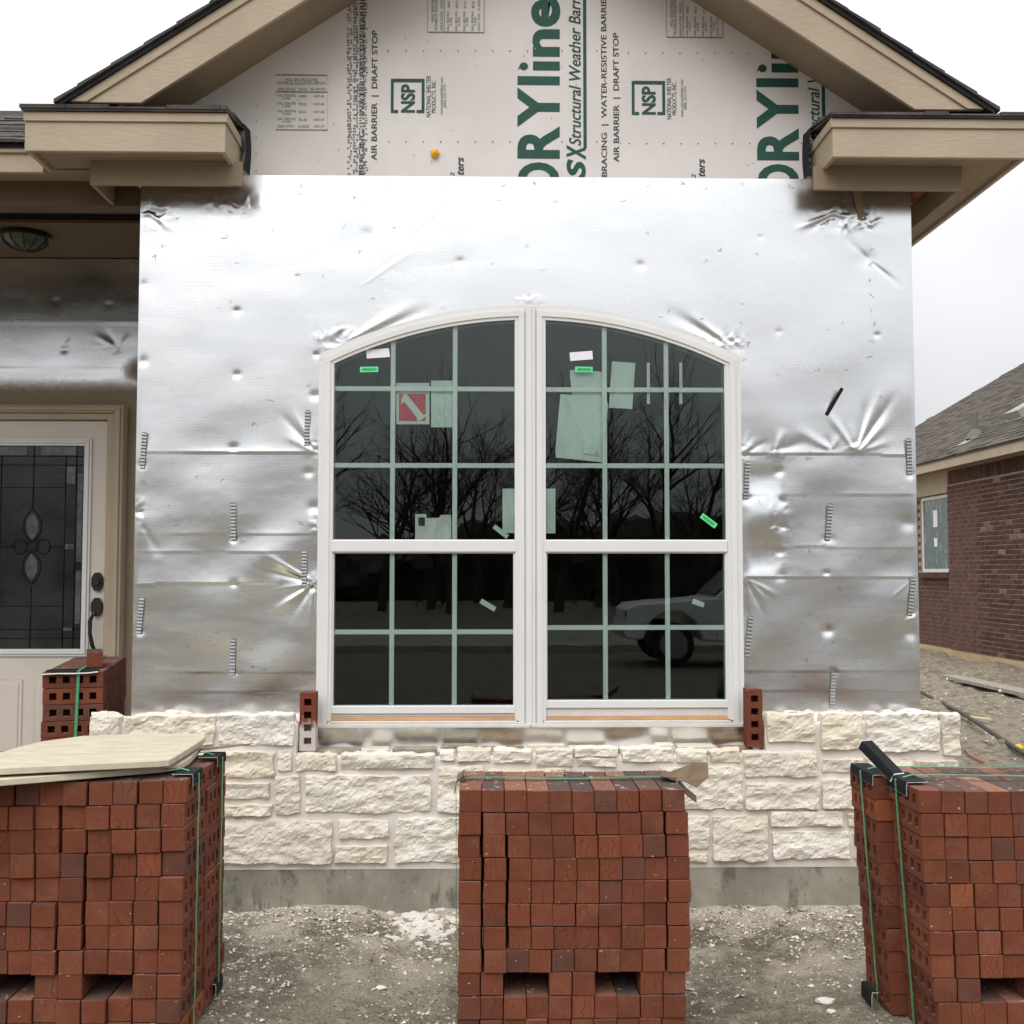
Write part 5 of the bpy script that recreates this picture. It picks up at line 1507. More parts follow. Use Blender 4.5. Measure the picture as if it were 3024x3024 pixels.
def brick_cube(label, x0, y0, zb, lean, seed, jit, gap_fn, back_dx, back_dz, top_gap=0.014, right=None):
    rs = random.Random(seed)
    root = empty('brick_cube', (x0 + 0.345, y0 + 0.25, zb), label, 'brick stack')
    tops = {}
    for stk in (0, 1):
        ya = y0 + stk * (BL + top_gap)
        for row in range(11):
            fromtop = 10 - row
            rowdx = rs.uniform(-1, 1) * jit * 0.9 + (back_dx if stk else 0) + lean * (row * PITCH_Z)
            x = x0 + rowdx
            steps = [gap_fn(fromtop, col) * (0.1 if stk else 1.0) + rs.uniform(0, jit * 0.35) for col in range(10)]
            if right is not None: x = right - sum(steps) - 10 * PITCH_X + rs.uniform(-0.005, 0.002)
            for col in range(10):
                x += steps[col]
                if row == 2 and col in VOID:
                    x += PITCH_X; continue
                sag = -0.0035 * math.sin((col + 0.5) / 10 * math.pi) * (row / 10.0) * (1 if jit < .006 else 1.6)
                open_side = col in (0, 9) or row == 2 or gap_fn(fromtop, col) > 0.006 or (col < 9 and gap_fn(fromtop, col + 1) > 0.006)
                me = rs.choice(HOLED) if open_side else rs.choice(SOLID)
                roll = rs.uniform(-1, 1) * R(0.35) * (1 + jit * 110) * (1.7 if jit > .006 else 1)
                piece('brick', me, root,
                      (x + BW / 2, ya + BL / 2 + rs.uniform(-1, 1) * jit * 1.3, zb + row * PITCH_Z + BH / 2 + sag - (back_dz * row / 10 if stk else 0) + rs.uniform(0, 0.0012)),
                      (rs.uniform(-1, 1) * R(0.3), roll, rs.uniform(-1, 1) * R(0.5) + (R(180) if rs.random() < .5 else 0)))
                x += PITCH_X
    return root

def gap_c(ft, col):
    if col == 1: return 0.007 if 1 <= ft <= 7 else 0.001
    if col == 2: return 0.0075 if 2 <= ft <= 6 else 0.0005
    if col == 9: return 0.004 if ft in (1, 2, 4, 5, 6, 7) else 0.0005
    return 0.0
def gap_l(ft, col):
    if col == 6: return 0.009 if 3 <= ft <= 6 else 0.002
    if col == 5: return 0.006 if ft in (1, 2, 6, 7) else 0.0
    if col == 8: return 0.002
    return 0.0006
def gap_r(ft, col):
    if col == 1: return 0.003 if ft in (4, 6, 7) else 0.0005
    if col == 2: return 0.004 if 4 <= ft <= 7 else 0.0
    return 0.0004

ZT = 10 * PITCH_Z + BH
cubeC = brick_cube('strapped cube of red bricks standing in the middle, below the window', -0.098, 3.49, 0.004, 0.006, 1, 0.0035, gap_c, 0.004, 0.030)
LX0 = -0.904 - 10 * PITCH_X + 0.012
cubeL = brick_cube('strapped cube of red bricks at left with cream boards on its top', LX0, 3.32, 0.068, 0.0, 2, 0.007, gap_l, 0.0, 0.006, right=-0.888)
cubeR = brick_cube('strapped cube of red bricks at right with black corner guards', 1.338, 3.37, 0.020, -0.066, 3, 0.0035, gap_r, -0.045, 0.012)

def strap(root, path, wv, name='strap'):
    mb = MB(); mb.strip(path, wv); mb.strip([(Vector(p) + Vector((0, 0, 0)) - Vector(wv).cross(Vector((0, 0, 1))).normalized() * 0.0) for p in path][::-1], wv)
    me = MB().strip(path, wv)
    o = me.build(name, M_STRAP, root)
    sol = o.modifiers.new('thick', 'SOLIDIFY'); sol.thickness = 0.0014; sol.offset = 1.0
    return o

def side_strap(root, xl, xr, y, zb, zt, seed, leanl=0.0, leanr=0.0, wid=0.0065, sag=0.003, tw=0.0):
    """band up the left side, over the top and down the right side"""
    rs = random.Random(seed); path = []
    n = 14
    for i in range(n):
        t = i / (n - 1); path.append((xl - 0.007 + leanl * (1 - t) + rs.uniform(-1, 1) * 0.001, y + tw * (1 - t), zb + (zt - zb) * t))
    for i in range(1, 16):
        t = i / 16; path.append((xl + (xr - xl) * t, y + rs.uniform(-1, 1) * 0.0015, zt + 0.0145 + 0.0015 * math.sin(t * 9) - sag * math.sin(math.pi * t)))
    for i in range(n):
        t = i / (n - 1); path.append((xr + 0.007 + leanr * t + rs.uniform(-1, 1) * 0.001, y + tw * t, zt + (zb - zt) * t))
    return strap(root, path, (0, wid, 0))

def guard(root, corner, ln, side, leg_t=0.05, leg_s=0.035, mat=None, mat_in=None, rotx=0.0, rotz=0.0, flare_t=0.0, flare_s=0.0, name='corner_guard', curl=0.0):
    """folded paper angle over a top edge: side = -1 (left edge) or +1 (right edge)"""
    prof = []
    for k in range(4): prof.append((-side * (leg_t * (1 - k / 3.0)), flare_t * (1 - k / 3.0) ** 2))
    for k in range(1, 4): prof.append((side * (0.002 + flare_s * (k / 3.0) ** 2), -leg_s * k / 3.0))
    m4 = Matrix.Translation(corner) @ Matrix.Rotation(rotz, 4, 'Z') @ Matrix.Rotation(rotx, 4, 'X')
    def ribbon(off, grow, m):
        path = [m4 @ Vector((x + side * off, 0, z + off)) for x, z in prof]
        wv = m4.to_3x3() @ Vector((0, ln / 2 + grow, 0))
        if curl:
            mb = MB(); wl = []
            for i, p in enumerate(path):
                wl.append(wv)
        o = MB().strip(path, wv).build(name, m, root)
        return o
    ribbon(0.0045, 0.0, mat or M_PAPERB)
    ribbon(0.0030, 0.0035, mat_in or M_PAPERW)

# middle cube: one band across the top, kraft guards at both ends
zc = 0.004 + ZT
side_strap(cubeC, -0.101, 0.612, 3.655, 0.02, zc - 0.004, 4, 0.002, 0.0, 0.007, 0.004)
guard(cubeC, (-0.100, 3.655, zc + 0.006), 0.12, -1, 0.022, 0.05, M_KRAFT, M_KRAFT, flare_t=0.016, flare_s=0.008)
guard(cubeC, (0.606, 3.655, zc + 0.010), 0.11, 1, 0.05, 0.075, M_KRAFT, M_KRAFT, rotz=R(-10), flare_t=0.004, flare_s=0.06)
fl = MB()
g0 = Vector((0.60, 3.60, zc + 0.006))
for k in range(5):
    pass
fl.add([(0.575, 3.60, zc + .010), (0.600, 3.72, zc + .012), (0.665, 3.70, zc + .040), (0.705, 3.62, zc + .058), (0.700, 3.585, zc + .020), (0.660, 3.575, zc - .012), (0.625, 3.585, zc + .004)],
       [(0, 1, 2), (0, 2, 6), (6, 2, 3), (6, 3, 4), (6, 4, 5)])
o = fl.build('corner_guard', M_KRAFT, cubeC); o.modifiers.new('thick', 'SOLIDIFY').thickness = 0.002
# left cube: two bands over its right side
zl = 0.068 + ZT
side_strap(cubeL, LX0 - 0.005, -0.884, 3.425, 0.075, zl + 0.002, 5, 0, -0.004, 0.0055)
side_strap(cubeL, LX0 - 0.005, -0.884, 3.725, 0.075, zl + 0.002, 6, 0, -0.004, 0.0055)
guard(cubeL, (-0.886, 3.425, zl + 0.006), 0.11, 1, 0.06, 0.036)
guard(cubeL, (-0.886, 3.725, zl + 0.006), 0.11, 1, 0.06, 0.030)
kf = at(700, 2203, 3.80)
kk = MB().slab([(-0.99, 3.73), (-0.80, 3.76), (-0.79, 3.79), (-0.985, 3.79)], zl + 0.016, zl + 0.0175)
for i, v in enumerate(kk.v): kk.v[i] = (v[0], v[1], v[2] + (v[0] + 0.99) * 0.10)
kk.build('corner_guard', M_KRAFT, cubeL)
guard(cubeL, (-0.886, 3.735, 0.11), 0.09, 1, 0.02, 0.04, rotx=0)
# right cube: bands follow the lean, black guards on its left edge
zr = 0.020 + ZT; XR0 = 1.338 - 0.066 * 10 * PITCH_Z
side_strap(cubeR, XR0 - 0.004, 2.05, 3.537, 0.03, zr + 0.004, 7, 0.046, 0.0, 0.006)
side_strap(cubeR, XR0 - 0.049, 2.05, 3.735, 0.03, zr - 0.004, 8, 0.046, 0.0, 0.006)
guard(cubeR, (XR0 - 0.001, 3.537, zr + 0.006), 0.17, -1, 0.065, 0.042, flare_t=0.002)
guard(cubeR, (XR0 - 0.046, 3.735, zr - 0.002), 0.22, -1, 0.060, 0.034)
guard(cubeR, (XR0 - 0.030, 3.63, zr + 0.055), 0.16, -1, 0.042, 0.030, rotx=R(32), rotz=R(26))
guard(cubeR, (1.246, 3.72, 0.075), 0.10, -1, 0.02, 0.05)

# cream boards on the left cube
def board(pxs, z, th, label):
    q = [atz(x, y, z) for x, y in pxs]
    poly = [(p.x, p.y) for p in q]
    mb = MB().slab(poly, z - th, z)
    o = mb.build('cream_board', M_BOARD, None, bevel=0.002)
    return tag(o, label, 'board')
board([(600, 2170), (606, 2176), (592, 2188), (515, 2236), (500, 2243), (470, 2246), (0, 2268), (-330, 2284), (-330, 2246), (-120, 2240), (0, 2222), (60, 2204), (130, 2188), (245, 2173), (420, 2166), (580, 2166)],
      zl + 0.052, 0.020, 'upper cream board lying on top of the left brick cube')
board([(600, 2194), (592, 2206), (560, 2240), (530, 2256), (480, 2263), (0, 2302), (-330, 2330), (-330, 2266), (0, 2240), (245, 2190), (420, 2182)],
      zl + 0.024, 0.019, 'lower cream board pressed on the left brick cube, under another board')

# porch stack, bed faces towards the street
ps = atz(305, 1983, 0.25 + ZT)
prz = R(12)
stackP = empty('brick_cube', (ps.x, ps.y, 0.25), 'small strapped brick stack standing on the porch beside the front door', 'brick stack')
rs = random.Random(9)
mP = Matrix.Translation((ps.x, ps.y, 0.25)) @ Matrix.Rotation(prz, 4, 'Z')
for row in range(11):
    dx = rs.uniform(-1, 1) * 0.004
    for k in range(13):
        p = mP @ Vector((-BL / 2 + dx + rs.uniform(-1, 1) * .0015, BW / 2 + k * PITCH_X, row * PITCH_Z + BH / 2))
        piece('brick', rs.choice(HOLED) if k in (0, 12) else rs.choice(SOLID), stackP, p, (0, rs.uniform(-1, 1) * R(.3), prz + R(90) + rs.uniform(-1, 1) * R(.6)))
sp_ = []
for i in range(10): sp_.append(mP @ Vector((-0.10 - 0.018 * (1 - i / 9), -0.006, 0.01 + (ZT - 0.006) * i / 9)))
for i in range(1, 12): sp_.append(mP @ Vector((-0.10 + 0.07 * i / 12 * 0, 13 * PITCH_X * i / 11, ZT + 0.006)))
strap(stackP, sp_, tuple((mP.to_3x3() @ Vector((0.0062, 0, 0)))))
bg_ = MB(); gp_ = []
pts = [(-0.245, -0.012, ZT - 0.004), (-0.18, -0.016, ZT - 0.001), (-0.12, -0.018, ZT - 0.002), (-0.06, -0.016, ZT - 0.001), (-0.02, -0.010, ZT + 0.003)]
top = [(-0.235, 0.06, ZT + 0.008), (-0.19, 0.085, ZT + 0.008), (-0.12, 0.08, ZT + 0.008), (-0.07, 0.07, ZT + 0.008), (-0.02, 0.055, ZT + 0.008)]
V_ = [mP @ Vector(p) for p in pts] + [mP @ Vector(p) for p in top]
bg_.add(V_, [(i, i + 1, i + 6, i + 5) for i in range(4)]); bg_.build('corner_guard', M_PAPERB, stackP).modifiers.new('thick', 'SOLIDIFY').thickness = 0.002
we = MB(); we.tube([mP @ Vector((p[0], p[1] - .002, p[2] - .003)) for p in pts], 0.003, 5); we.build('guard_edge', M_PAPERW, stackP)
lb = mP @ Vector((-0.075, 0.30, ZT + BH / 2 + 0.003))
o = piece('brick', SOLID[1], None, lb, (0, 0, prz + R(8)))
tag(o, 'single loose brick lying on top of the porch brick stack', 'brick')

# bricks set on end at the window jambs
def soldier(px0, py0, px1, py1, label, mort):
    a = at(px0, py1, 4.72); b = at(px1, py0, 4.72)
    cx_, cz_ = (a.x + b.x) / 2, (a.z + b.z) / 2
    # length upright, bed face with its holes towards the street
    M3 = Matrix(((0, 0, 1), (1, 0, 0), (0, 1, 0)))       # local y -> z, local x -> y, local z -> x
    o = piece('brick', HOLED[0].copy(), None, (cx_, 4.72 + BW / 2, cz_), M3.to_euler(), (1, 1, 1))
    tag(o, label, 'brick')
    me = o.data
    n0 = len(me.vertices)
    bm = bmesh.new(); bm.from_mesh(me)          # added backing blocks the bright foil behind, keeping the holes dark
    for hy in (-0.081, -0.027, 0.027, 0.081):
        vs = [bm.verts.new((BW / 2 - 0.012, hy + a_ * 0.0165, b_ * 0.0175)) for a_, b_ in ((-1, -1), (1, -1), (1, 1), (-1, 1))]
        bm.faces.new(vs)
    bm.to_mesh(me); bm.free()
    if mort:
        me.materials.clear()
        t = NT('smeared_brick'); v = t.world()
        sp = t.n('SeparateXYZ'); t.l(v, sp.inputs[0])
        f = t.mr(t.math('ADD', sp.outputs['Z'], t.math('MULTIPLY', t.noise(v, 22, 5, .7), 0.22)), cz_ + 0.075, cz_ + 0.125, 1, 0)
        col = t.mix(f, lin((118, 62, 48)), lin((200, 188, 182)))
        me.materials.append(t.bsdf(col, 0.9, 0, [(t.noise(v, 60, 5, .7), 0.6, 0.004)], .2))
    return o
soldier(884, 2044, 932, 2219, 'brick on end against the left window jamb, smeared with mortar', True)
soldier(2204, 2036, 2254, 2206, 'clean brick on end against the right window jamb', False)

# ------------------------------------------------------------------ neighbouring house
NX, NS, NR = 7.9, 0.585, 7.55
nb = empty('neighbouring_house', (9.5, 19, 0), 'finished brown brick house with grey shingle roof beyond the right side yard', 'house')
NZ = 0.13
bw = MB().box(NX, NX + 0.2, 10, 19.03, NZ - 0.02, 3.2).box(NX + 0.09, NX + 0.3, 19.031, 27, NZ - 0.02, 3.2).build('brick_wall', M_NBMORTAR, nb)
MB().box(NX - 0.03, NX + 6, 10, 27, -0.4, NZ - 0.021).build('foundation', M_NBCONC, nb)
MB().box(NX + 0.31, NX + 9, 10.2, 27, NZ - 0.02, 3.19).build('house_body', M_NBMORTAR, nb)
nbm = []
for k in range(3): nbm.append(MB().box(-0.008, 0.012, -0.117, 0.117, -0.0308, 0.0308).mesh('brick', M_NBBRICK, bevel=0.003))
sold = MB().box(-0.008, 0.012, -0.031, 0.031, -0.112, 0.112).mesh('brick', M_NBBRICK, bevel=0.003)
rs = random.Random(12); lst = []; closers = []
for r_ in range(37):
    z = NZ + 0.035 + r_ * 0.0755
    y = 10.13 + (0.125 if r_ % 2 else 0)
    while y < 18.9:
        lst.append((y, z, NX, 0)); y += 0.2505
    e = y - 0.2505 + 0.117 + 0.0165
    if 19.03 - e > 0.02: closers.append((e, z))
for r_ in range(16):
    z = NZ + 0.035 + r_ * 0.0755
    y = 19.17 + (0.127 if r_ % 2 else 0)
    while y < 26.8:
        lst.append((y, z, NX + 0.09, 0)); y += 0.2505
for r_ in range(21):
    z = NZ + 0.035 + (r_ + 16) * 0.0755
    y = 20.62 + (0.127 if r_ % 2 else 0)
    while y < 26.8:
        lst.append((y, z, NX + 0.09, 0)); y += 0.2505
y = 10.05
while y < 19.0:
    lst.append((y, 3.06, NX, 1)); y += 0.076
lst.sort(key=lambda q: q[0])
rest = MB()
lst_in = [q for q in lst if q[0] > 15.9]
for i, (y, z, x, sd_) in enumerate(lst_in):
    if i < 300:
        piece('brick', sold if sd_ else rs.choice(nbm), bw, (x - rs.uniform(0, .004), y + rs.uniform(-1, 1) * .003, z + rs.uniform(-1, 1) * .002))
    else:
        hy, hz_ = (0.031, 0.112) if sd_ else (0.117, 0.0308)
        xo = x - 0.008 - rs.uniform(0, .004)
        rest.box(xo, x + 0.01, y - hy, y + hy, z - hz_, z + hz_)
for (y, z, x, sd_) in lst:
    if y <= 15.9:
        hy, hz_ = (0.031, 0.112) if sd_ else (0.117, 0.0308)
        rest.box(x - 0.01, x + 0.01, y - hy, y + hy, z - hz_, z + hz_)
for e, z in closers: rest.box(NX - 0.009, NX + 0.01, e, 19.036, z - 0.0308, z + 0.0308)
tag(rest.build('bricks', M_NBBRICK, bw), kind='stuff')
# window in the recess
wy0, wy1, wza, wzb = 19.06, 20.36, 1.44, 2.80
nw = MB()
XW = NX + 0.065
nw.box(XW, XW + 0.05, wy0, wy0 + 0.05, wza, wzb).box(XW, XW + 0.05, wy1 - 0.05, wy1, wza, wzb).box(XW, XW + 0.05, wy0 + .05, wy1 - .05, wza, wza + .06).box(XW, XW + 0.05, wy0 + .05, wy1 - .05, wzb - .05, wzb)
nwo = nw.build('window', M_NBFRAME, nb)
tt = NT('far_pane'); v = tt.world()
sm_ = tt.mr(tt.noise(tt.world((1, 2.5, 1)), 4, 5, .7), 0.55, 0.62)
tt.bsdf(tt.mix(tt.math('MULTIPLY', sm_, .6), lin((84, 100, 94)), lin((158, 170, 164))), 0.15, 0, [], .5)
MB().box(XW + 0.02, XW + 0.03, wy0 + .05, wy1 - .05, wza + .06, wzb - .05).build('pane', tt.m, nwo)
MB().box(XW + 0.012, XW + 0.018, 19.68, 19.86, 2.25, 2.55).build('white_label', M_LABEL, nwo)
MB().box(XW + 0.012, XW + 0.018, 19.70, 19.84, 1.9, 2.05).build('white_label', M_LABEL, nwo)
MB().box(NX - 0.04, NX + 0.11, 19.02, 20.5, 1.35, 1.43).build('brick_sill', M_NBBRICK, nb)
MB().box(NX - 0.005, NX + 0.12, 19.035, 26, 2.82, 3.198).build('frieze_panel', M_TRIM, nb)
MB().box(NR, NR + 0.02, 10, 26.6, 3.165, 3.345).build('fascia', M_TRIM, nb)
MB().box(NR + 0.021, NX + 0.3, 10, 26.6, 3.2, 3.21).build('soffit', M_TRIM_SHADED, nb)
def nz_(x): return 3.352 + NS * (x - NR)
na = math.atan(NS)
nroof = MB().prism([(NR - 0.02, nz_(NR - 0.02)), (15, nz_(15)), (15, nz_(15) - 0.03), (NR - 0.02, nz_(NR - 0.02) - 0.03)], 10, 26.6).build('roof', M_NBSHINGLE, nb)
MB().prism([(15, nz_(15)), (22, nz_(15) - 4), (22, nz_(15) - 4.03), (15, nz_(15) - .03)], 10, 26.6).build('roof_slope', M_NBSHINGLE, nb)
ntab = []
for k in range(3):
    wd = (0.32, 0.25, 0.38)[k]; th = (0.010, 0.020, 0.014)[k]
    ntab.append((wd, th, MB().add([(0, 0, 0), (0.16, 0, 0.002), (0.16, wd - .008, 0.002), (0, wd - .008, 0), (0, 0, th), (0.16, 0, 0.007), (0.16, wd - .008, 0.007), (0, wd - .008, th)],
                              [(0, 3, 2, 1), (4, 5, 6, 7), (0, 1, 5, 4), (1, 2, 6, 5), (2, 3, 7, 6), (3, 0, 4, 7)]).mesh('shingle', M_NBSHINGLE)))
cand = []
for c in range(46):
    x = NR - 0.03 + c * 0.142 * math.cos(na)
    y = 14.4 + rs.uniform(0, .3)
    while y < 26.3:
        k = rs.randrange(3); cand.append((x, y, k)); y += ntab[k][0]
cand.sort(key=lambda q: q[1] + (0 if q[1] > 15.0 + (q[0] - NR) * 1.4 else 100))
joined = MB(); ca, sa = math.cos(na), math.sin(na)
for i, (x, y, k) in enumerate(cand):
    wd, th, me = ntab[k]
    if i < 300:
        piece('shingle', me, nroof, (x, y, nz_(x) + 0.001), (0, -na, 0))
    else:
        P8 = [(0, 0, 0), (0.16, 0, 0.002), (0.16, wd - .008, 0.002), (0, wd - .008, 0), (0, 0, th), (0.16, 0, 0.007), (0.16, wd - .008, 0.007), (0, wd - .008, th)]
        joined.add([(x + a * ca - c_ * sa, y + b, nz_(x) + .001 + a * sa + c_ * ca) for a, b, c_ in P8], [(4, 5, 6, 7), (0, 1, 5, 4), (2, 3, 7, 6), (3, 0, 4, 7)])
tag(joined.build('shingles', M_NBSHINGLE, nroof), kind='stuff')
def on_nroof(px, py):
    d = _cf + _cr * (px - 1512) / FPX - _cu * (py - 1512) / FPX
    t = (nz_(0) - CAM_H) / (d[2] - NS * d[0])
    return Vector((d[0] * t, d[1] * t, CAM_H + d[2] * t))
v0 = on_nroof(2880, 1292)
MB().tube([v0, v0 + Vector((0, 0, 0.42))], 0.045, 14).build('vent_pipe', M_VENT, nroof)
MB().tube([v0 + Vector((0, 0, -0.03)), v0 + Vector((0, 0, 0.06)), v0 + Vector((0, 0, 0.14))], [0.16, 0.11, 0.05], 16).build('pipe_boot', M_VENT, nroof)
c_, s_ = math.cos(na), math.sin(na)
def plate(c0, lx, ly, th, nm, m):
    pts = [(-lx, -ly, 0), (lx, -ly, 0), (lx, ly, 0), (-lx, ly, 0), (-lx, -ly, th), (lx, -ly, th), (lx, ly, th), (-lx, ly, th)]
    return MB().add([(c0.x + a * c_ - q * s_, c0.y + b, c0.z + a * s_ + q * c_) for a, b, q in pts], [(0, 3, 2, 1), (4, 5, 6, 7), (0, 1, 5, 4), (1, 2, 6, 5), (2, 3, 7, 6), (3, 0, 4, 7)]).build(nm, m, nroof)
plate(v0 - Vector((0.12, 0, 0.07)), 0.15, 0.16, 0.024, 'flashing', M_FLASH)
v1 = on_nroof(3030, 1222)
plate(v1, 0.26, 0.26, 0.026, 'flashing', M_FLASH)
plate(v1 + Vector((0.03, 0, 0.05)), 0.26, 0.24, 0.12, 'roof_vent', M_FLASH)

# ------------------------------------------------------------------ scraps in the side yard
def gp3(px, py, dz=0.0):
    p = atz(px, py, 0.05); return Vector((p.x, p.y, ghz(p.x, p.y) + dz))
a = gp3(2806, 2008, .05); b = gp3(3100, 2078, .05)
dv = (b - a).normalized(); nvv = Vector((-dv.y, dv.x, 0)).normalized() * 0.11
mb = MB(); up = Vector((0, 0, 0.045))
mb.add([a - nvv, a + nvv, b + nvv, b - nvv, a - nvv + up, a + nvv + up, b + nvv + up, b - nvv + up], [(0, 1, 2, 3), (4, 7, 6, 5), (0, 4, 5, 1), (1, 5, 6, 2), (2, 6, 7, 3), (3, 7, 4, 0)])
tag(mb.build('plank', M_PLANK, bevel=0.004), 'long grey weathered plank lying in the side yard mud', 'plank')
pts = [Vector((q.x, q.y, .075)) for q in (gp3(x, y) for x, y in ((2700, 2040), (2760, 2072), (2846, 2117), (2900, 2152), (2960, 2194), (3012, 2228), (3060, 2262)))]
tag(MB().tube(pts, 0.019, 10).build('black_pipe', M_PIPE, smooth=True), 'thin black pipe lying across the side yard behind the stone wall', 'pipe')
a = gp3(2838, 2113, .03); b = gp3(2922, 2119, .03); nvv = Vector((0, 0.045, 0)); up = Vector((0, 0, 0.02))
mb = MB(); mb.add([a - nvv, b - nvv, b + nvv, a + nvv, a - nvv + up, b - nvv + up, b + nvv + up, a + nvv + up], [(0, 3, 2, 1), (4, 5, 6, 7), (0, 1, 5, 4), (1, 2, 6, 5), (2, 3, 7, 6), (3, 0, 4, 7)])
tag(mb.build('wood_offcut', M_PALEWOOD, bevel=0.003), 'short pale wood offcut beside the black pipe in the yard', 'wood scrap')
p = gp3(2808, 2012, .05); tag(lump('crumpled_plastic', p, 0.05, M_PAPERW, 31, sq=(1, .7, .7), amp=.6), 'crumpled white scrap at the near end of the grey plank', 'litter')
p = gp3(2966, 2050, .04); tag(lump('limestone_chunk', p, 0.055, M_MORTAR, 32, sq=(1.2, .8, .6)), 'pale stone lying in the mud just below the grey plank', 'stone')
p = gp3(3012, 2217, .03); tag(lump('yellow_scrap', p, 0.03, M_YELLOW, 33, sq=(1.2, .6, .8), amp=.6), 'small yellow and orange scrap beside the end of the black pipe', 'litter')
pts = [gp3(x, y, .02) for x, y in ((2850, 2214), (2864, 2226), (2888, 2234), (2906, 2241))]
tag(MB().tube(pts, 0.008, 6).build('orange_wire', M_COPPER, smooth=True), 'short orange wire on the dirt right of the stone wall', 'wire')

# ------------------------------------------------------------------ across the street (seen mirrored in glass and foil)
def tree_meshes(seed, h):
    rs = random.Random(seed); tr = MB(); cr_ = MB()
    def grow(p, d, L, r, lev):
        n = 3 if lev < 3 else 2
        pts = [p]; rad = [r]; q = p.copy(); dd = d.copy()
        for i in range(n):
            dd = (dd + Vector((rs.uniform(-1, 1), rs.uniform(-1, 1), rs.uniform(-.3, .5))) * 0.16).normalized()
            q = q + dd * (L / n); pts.append(q.copy()); rad.append(r * (1 - 0.5 * (i + 1) / n))
        (tr if lev < 2 else cr_).tube(pts, rad, 7 if lev < 2 else (4 if lev < 4 else 3), cap=False)
        if lev >= 5: return
        for i in range(3 if lev < 2 else rs.choice((2, 3, 3))):
            t = rs.uniform(0.45, 1.0); k = min(n - 1, int(t * n)); b = pts[k].lerp(pts[k + 1], t * n - k) if k < n else pts[-1]
            ax = Vector((rs.uniform(-1, 1), rs.uniform(-1, 1), rs.uniform(-.2, .2))).normalized()
            nd = (dd + ax * rs.uniform(0.5, 1.0)).normalized(); nd.z = max(nd.z, -0.05)
            grow(b, nd.normalized(), L * rs.uniform(0.55, 0.8), rad[k] * rs.uniform(0.5, 0.7), lev + 1)
        grow(pts[-1], (dd + Vector((rs.uniform(-1, 1), rs.uniform(-1, 1), .4)) * .3).normalized(), L * 0.72, rad[-1], lev + 1)
    grow(Vector((0, 0, -0.1)), Vector((0, 0, 1)), h * 0.34, h * 0.022, 0)
    return tr.mesh('trunk', M_BARK, True), cr_.mesh('crown', M_TWIG)
TT = [tree_meshes(50 + k, 8.0) for k in range(5)]
rs = random.Random(77)
for i in range(34):
    k = i % 5; x = -24 + i * 1.5 + rs.uniform(-.8, .8); y = -33 - rs.random() * 14; s = rs.uniform(0.9, 1.42)
    t = empty('bare_tree', (x, y, -0.12), 'bare winter tree across the street, seen mirrored in the window glass', 'tree', 'bare trees mirrored in the window')
    t.rotation_euler = (0, 0, rs.uniform(0, 6.28)); t.scale = (s, s, s)
    for nm, me in zip(('trunk', 'crown'), TT[k]):
        c = bpy.data.objects.new(nm, me); COL.objects.link(c); c.parent = t
Vt = []; Ft = []; nv = 0
for i in range(34):
    me = TT[i % 5][1]
    co = np.zeros(len(me.vertices) * 3); me.vertices.foreach_get('co', co); co = co.reshape(-1, 3)
    a = rs.uniform(0, 6.28); s = rs.uniform(0.42, 0.62); c_, d_ = math.cos(a), math.sin(a)
    co = np.stack([co[:, 0] * c_ - co[:, 1] * d_, co[:, 0] * d_ + co[:, 1] * c_, co[:, 2] - 2.2], 1) * s * np.array([1.5, 1.5, 0.9])
    co += [-28 + i * 1.7 + rs.uniform(-1, 1), rs.uniform(-52, -40), -0.2]
    li = np.zeros(len(me.loops), np.int32); me.loops.foreach_get('vertex_index', li)
    Vt.append(co); Ft.append(li.reshape(-1, 4) + nv); nv += len(co)
Vt = np.concatenate(Vt); Ft = np.concatenate(Ft)
me = bpy.data.meshes.new('brush_thicket')
me.vertices.add(len(Vt)); me.vertices.foreach_set('co', Vt.astype(np.float32).ravel())
me.loops.add(Ft.size); me.loops.foreach_set('vertex_index', Ft.astype(np.int32).ravel())
me.polygons.add(len(Ft)); me.polygons.foreach_set('loop_start', np.arange(0, Ft.size, 4, dtype=np.int32)); me.polygons.foreach_set('loop_total', np.full(len(Ft), 4, dtype=np.int32))
me.update(calc_edges=True); me.materials.append(M_TWIG)
print('thicket quads', len(Ft))
tag(link('brush_thicket', me), 'leafless brush thicket across the street, mirrored in the window', 'brush', kind='stuff')

# far wood behind the thicket: one dark leafless mass with a ragged top
tx = np.arange(-90, 95, 0.35); prof = [(-54, -0.3), (-53.6, 0.9), (-53.3, 2.0), (-53.6, 3.0), (-54.6, 3.7), (-56.5, 3.9), (-59, 3.2), (-60, -0.3)]
TP = np.zeros((len(prof), len(tx), 3))
for j, (yy, zz) in enumerate(prof):
    TP[j, :, 0] = tx; k = max(0, zz)
    TP[j, :, 1] = yy + 0.9 * fbm(tx[None], tx[None] * 0 + j * 1.7, 91, 1.6, 4)[0]
    TP[j, :, 2] = zz * (1 + 0.30 * fbm(tx[None], tx[None] * 0 + j * 0.4, 92, 5.0, 5, 0.6)[0])
tme, _ = grid_mesh('far_wood', TP, None, [M_TWIG], smooth=False)
tag(link('far_wood', tme), 'dark leafless wood far behind the mirrored trees', 'wood', kind='stuff')

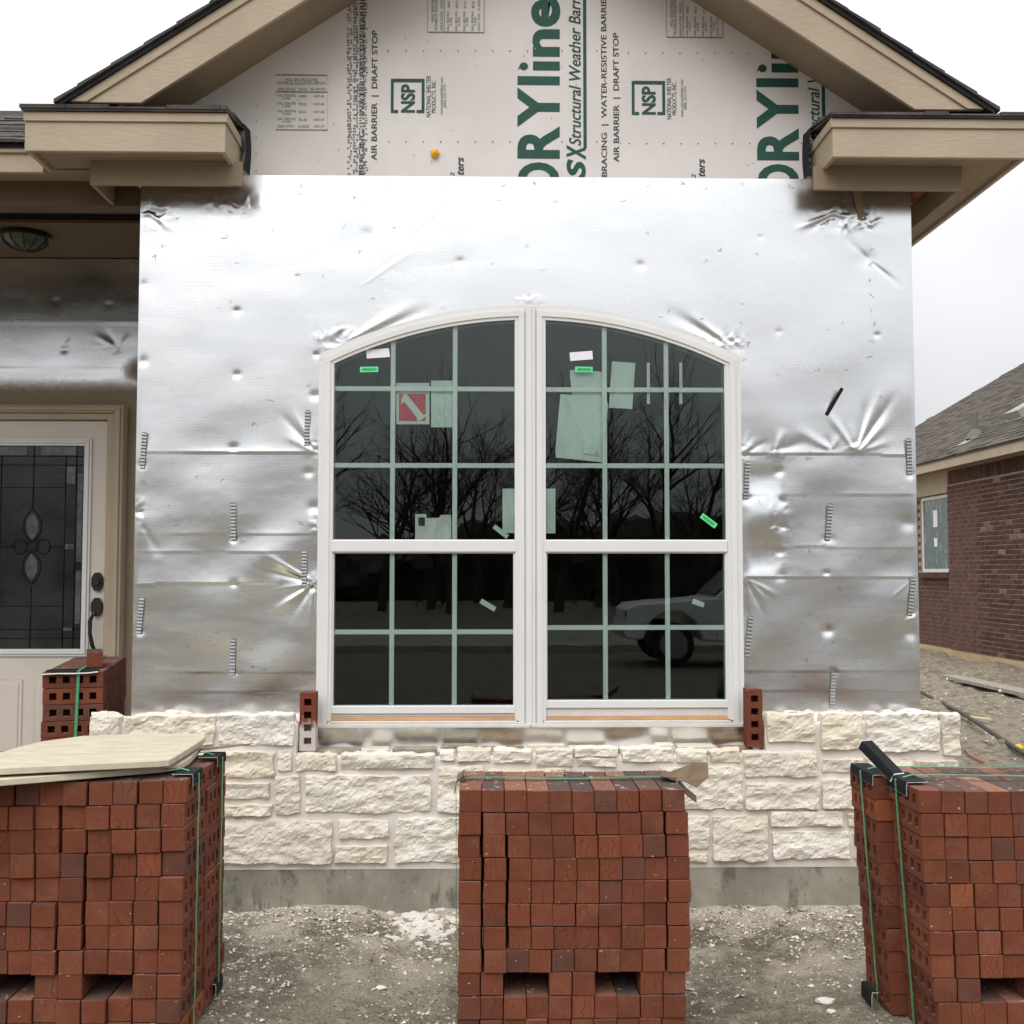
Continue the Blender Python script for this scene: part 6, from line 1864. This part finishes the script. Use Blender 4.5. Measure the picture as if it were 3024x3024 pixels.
def pickup():
    root = empty('pickup_truck', (4.85, -9.4, -0.11), 'white pickup truck parked on the street side, mirrored in the window', 'truck')
    x0, y0, y1, z = 2.2, -10.35, -8.45, -0.11
    body = [(0.0, .55), (.05, .95), (.18, 1.03), (1.35, 1.12), (1.55, 1.14), (3.25, 1.14), (5.2, 1.14), (5.25, .6), (5.1, .48), (4.75, .48), (4.62, .75), (4.4, .9), (4.1, .9), (3.88, .75), (3.75, .42), (1.3, .42), (1.17, .75), (.95, .9), (.65, .9), (.43, .75), (.3, .46), (.05, .46)]
    MB().prism([(x0 + a, z + b) for a, b in body], y0, y1).build('body', M_TRUCK, root, bevel=0.03, seg=2)
    cab = [(1.5, 1.141), (2.12, 1.72), (2.3, 1.78), (3.05, 1.78), (3.2, 1.70), (3.28, 1.141)]
    MB().prism([(x0 + a, z + b) for a, b in cab], y0 + .1, y1 - .1).build('cab', M_TRUCK, root, bevel=0.03, seg=2)
    for yy0, yy1 in ((y0 + .094, y0 + .1005), (y1 - .1005, y1 - .094)):
        MB().prism([(x0 + a, z + b) for a, b in ((1.72, 1.2), (2.2, 1.66), (2.42, 1.69), (2.42, 1.2))], yy0, yy1).build('side_glass', M_TRUCKGLASS, root)
        MB().prism([(x0 + a, z + b) for a, b in ((2.5, 1.2), (2.5, 1.69), (3.02, 1.69), (3.14, 1.2))], yy0, yy1).build('side_glass', M_TRUCKGLASS, root)
    MB().add([(x0 + 1.50, y0 + .18, z + 1.19), (x0 + 1.50, y1 - .18, z + 1.19), (x0 + 2.06, y1 - .22, z + 1.70), (x0 + 2.06, y0 + .22, z + 1.70)], [(0, 1, 2, 3)]).build('windscreen', M_TRUCKGLASS, root)
    MB().box(x0 + 1.75, x0 + 1.87, y1 - .02, y1 + .16, z + 1.17, z + 1.34).build('wing_mirror', M_TRUCK, root, bevel=.02)
    MB().box(x0 + 2.3, x0 + 2.5, y1 + .001, y1 + .02, z + 1.0, z + 1.03).build('door_handle', M_TRUCK, root)
    MB().box(x0 - .02, x0 + .06, y0 + .1, y1 - .1, z + .48, z + .62).build('bumper', M_GALV, root, bevel=.02)
    for yy in (y0 + .02, y1 - .22):
        MB().box(x0 + .03, x0 + .16, yy, yy + .2, z + .78, z + .92).build('headlight', M_LIGHTGLASS, root, bevel=.01)
    for cx_ in (.8, 4.25):
        for yy in (y0 + .01, y1 - .24):
            wl = MB().tube([(x0 + cx_, yy, z + .37), (x0 + cx_, yy + .23, z + .37)], .35, 28).build('wheel', M_TYRE, root, bevel=.02)
            MB().tube([(x0 + cx_, yy - .004, z + .37), (x0 + cx_, yy + .234, z + .37)], .24, 20).build('rim', M_GALV, wl)
pickup()
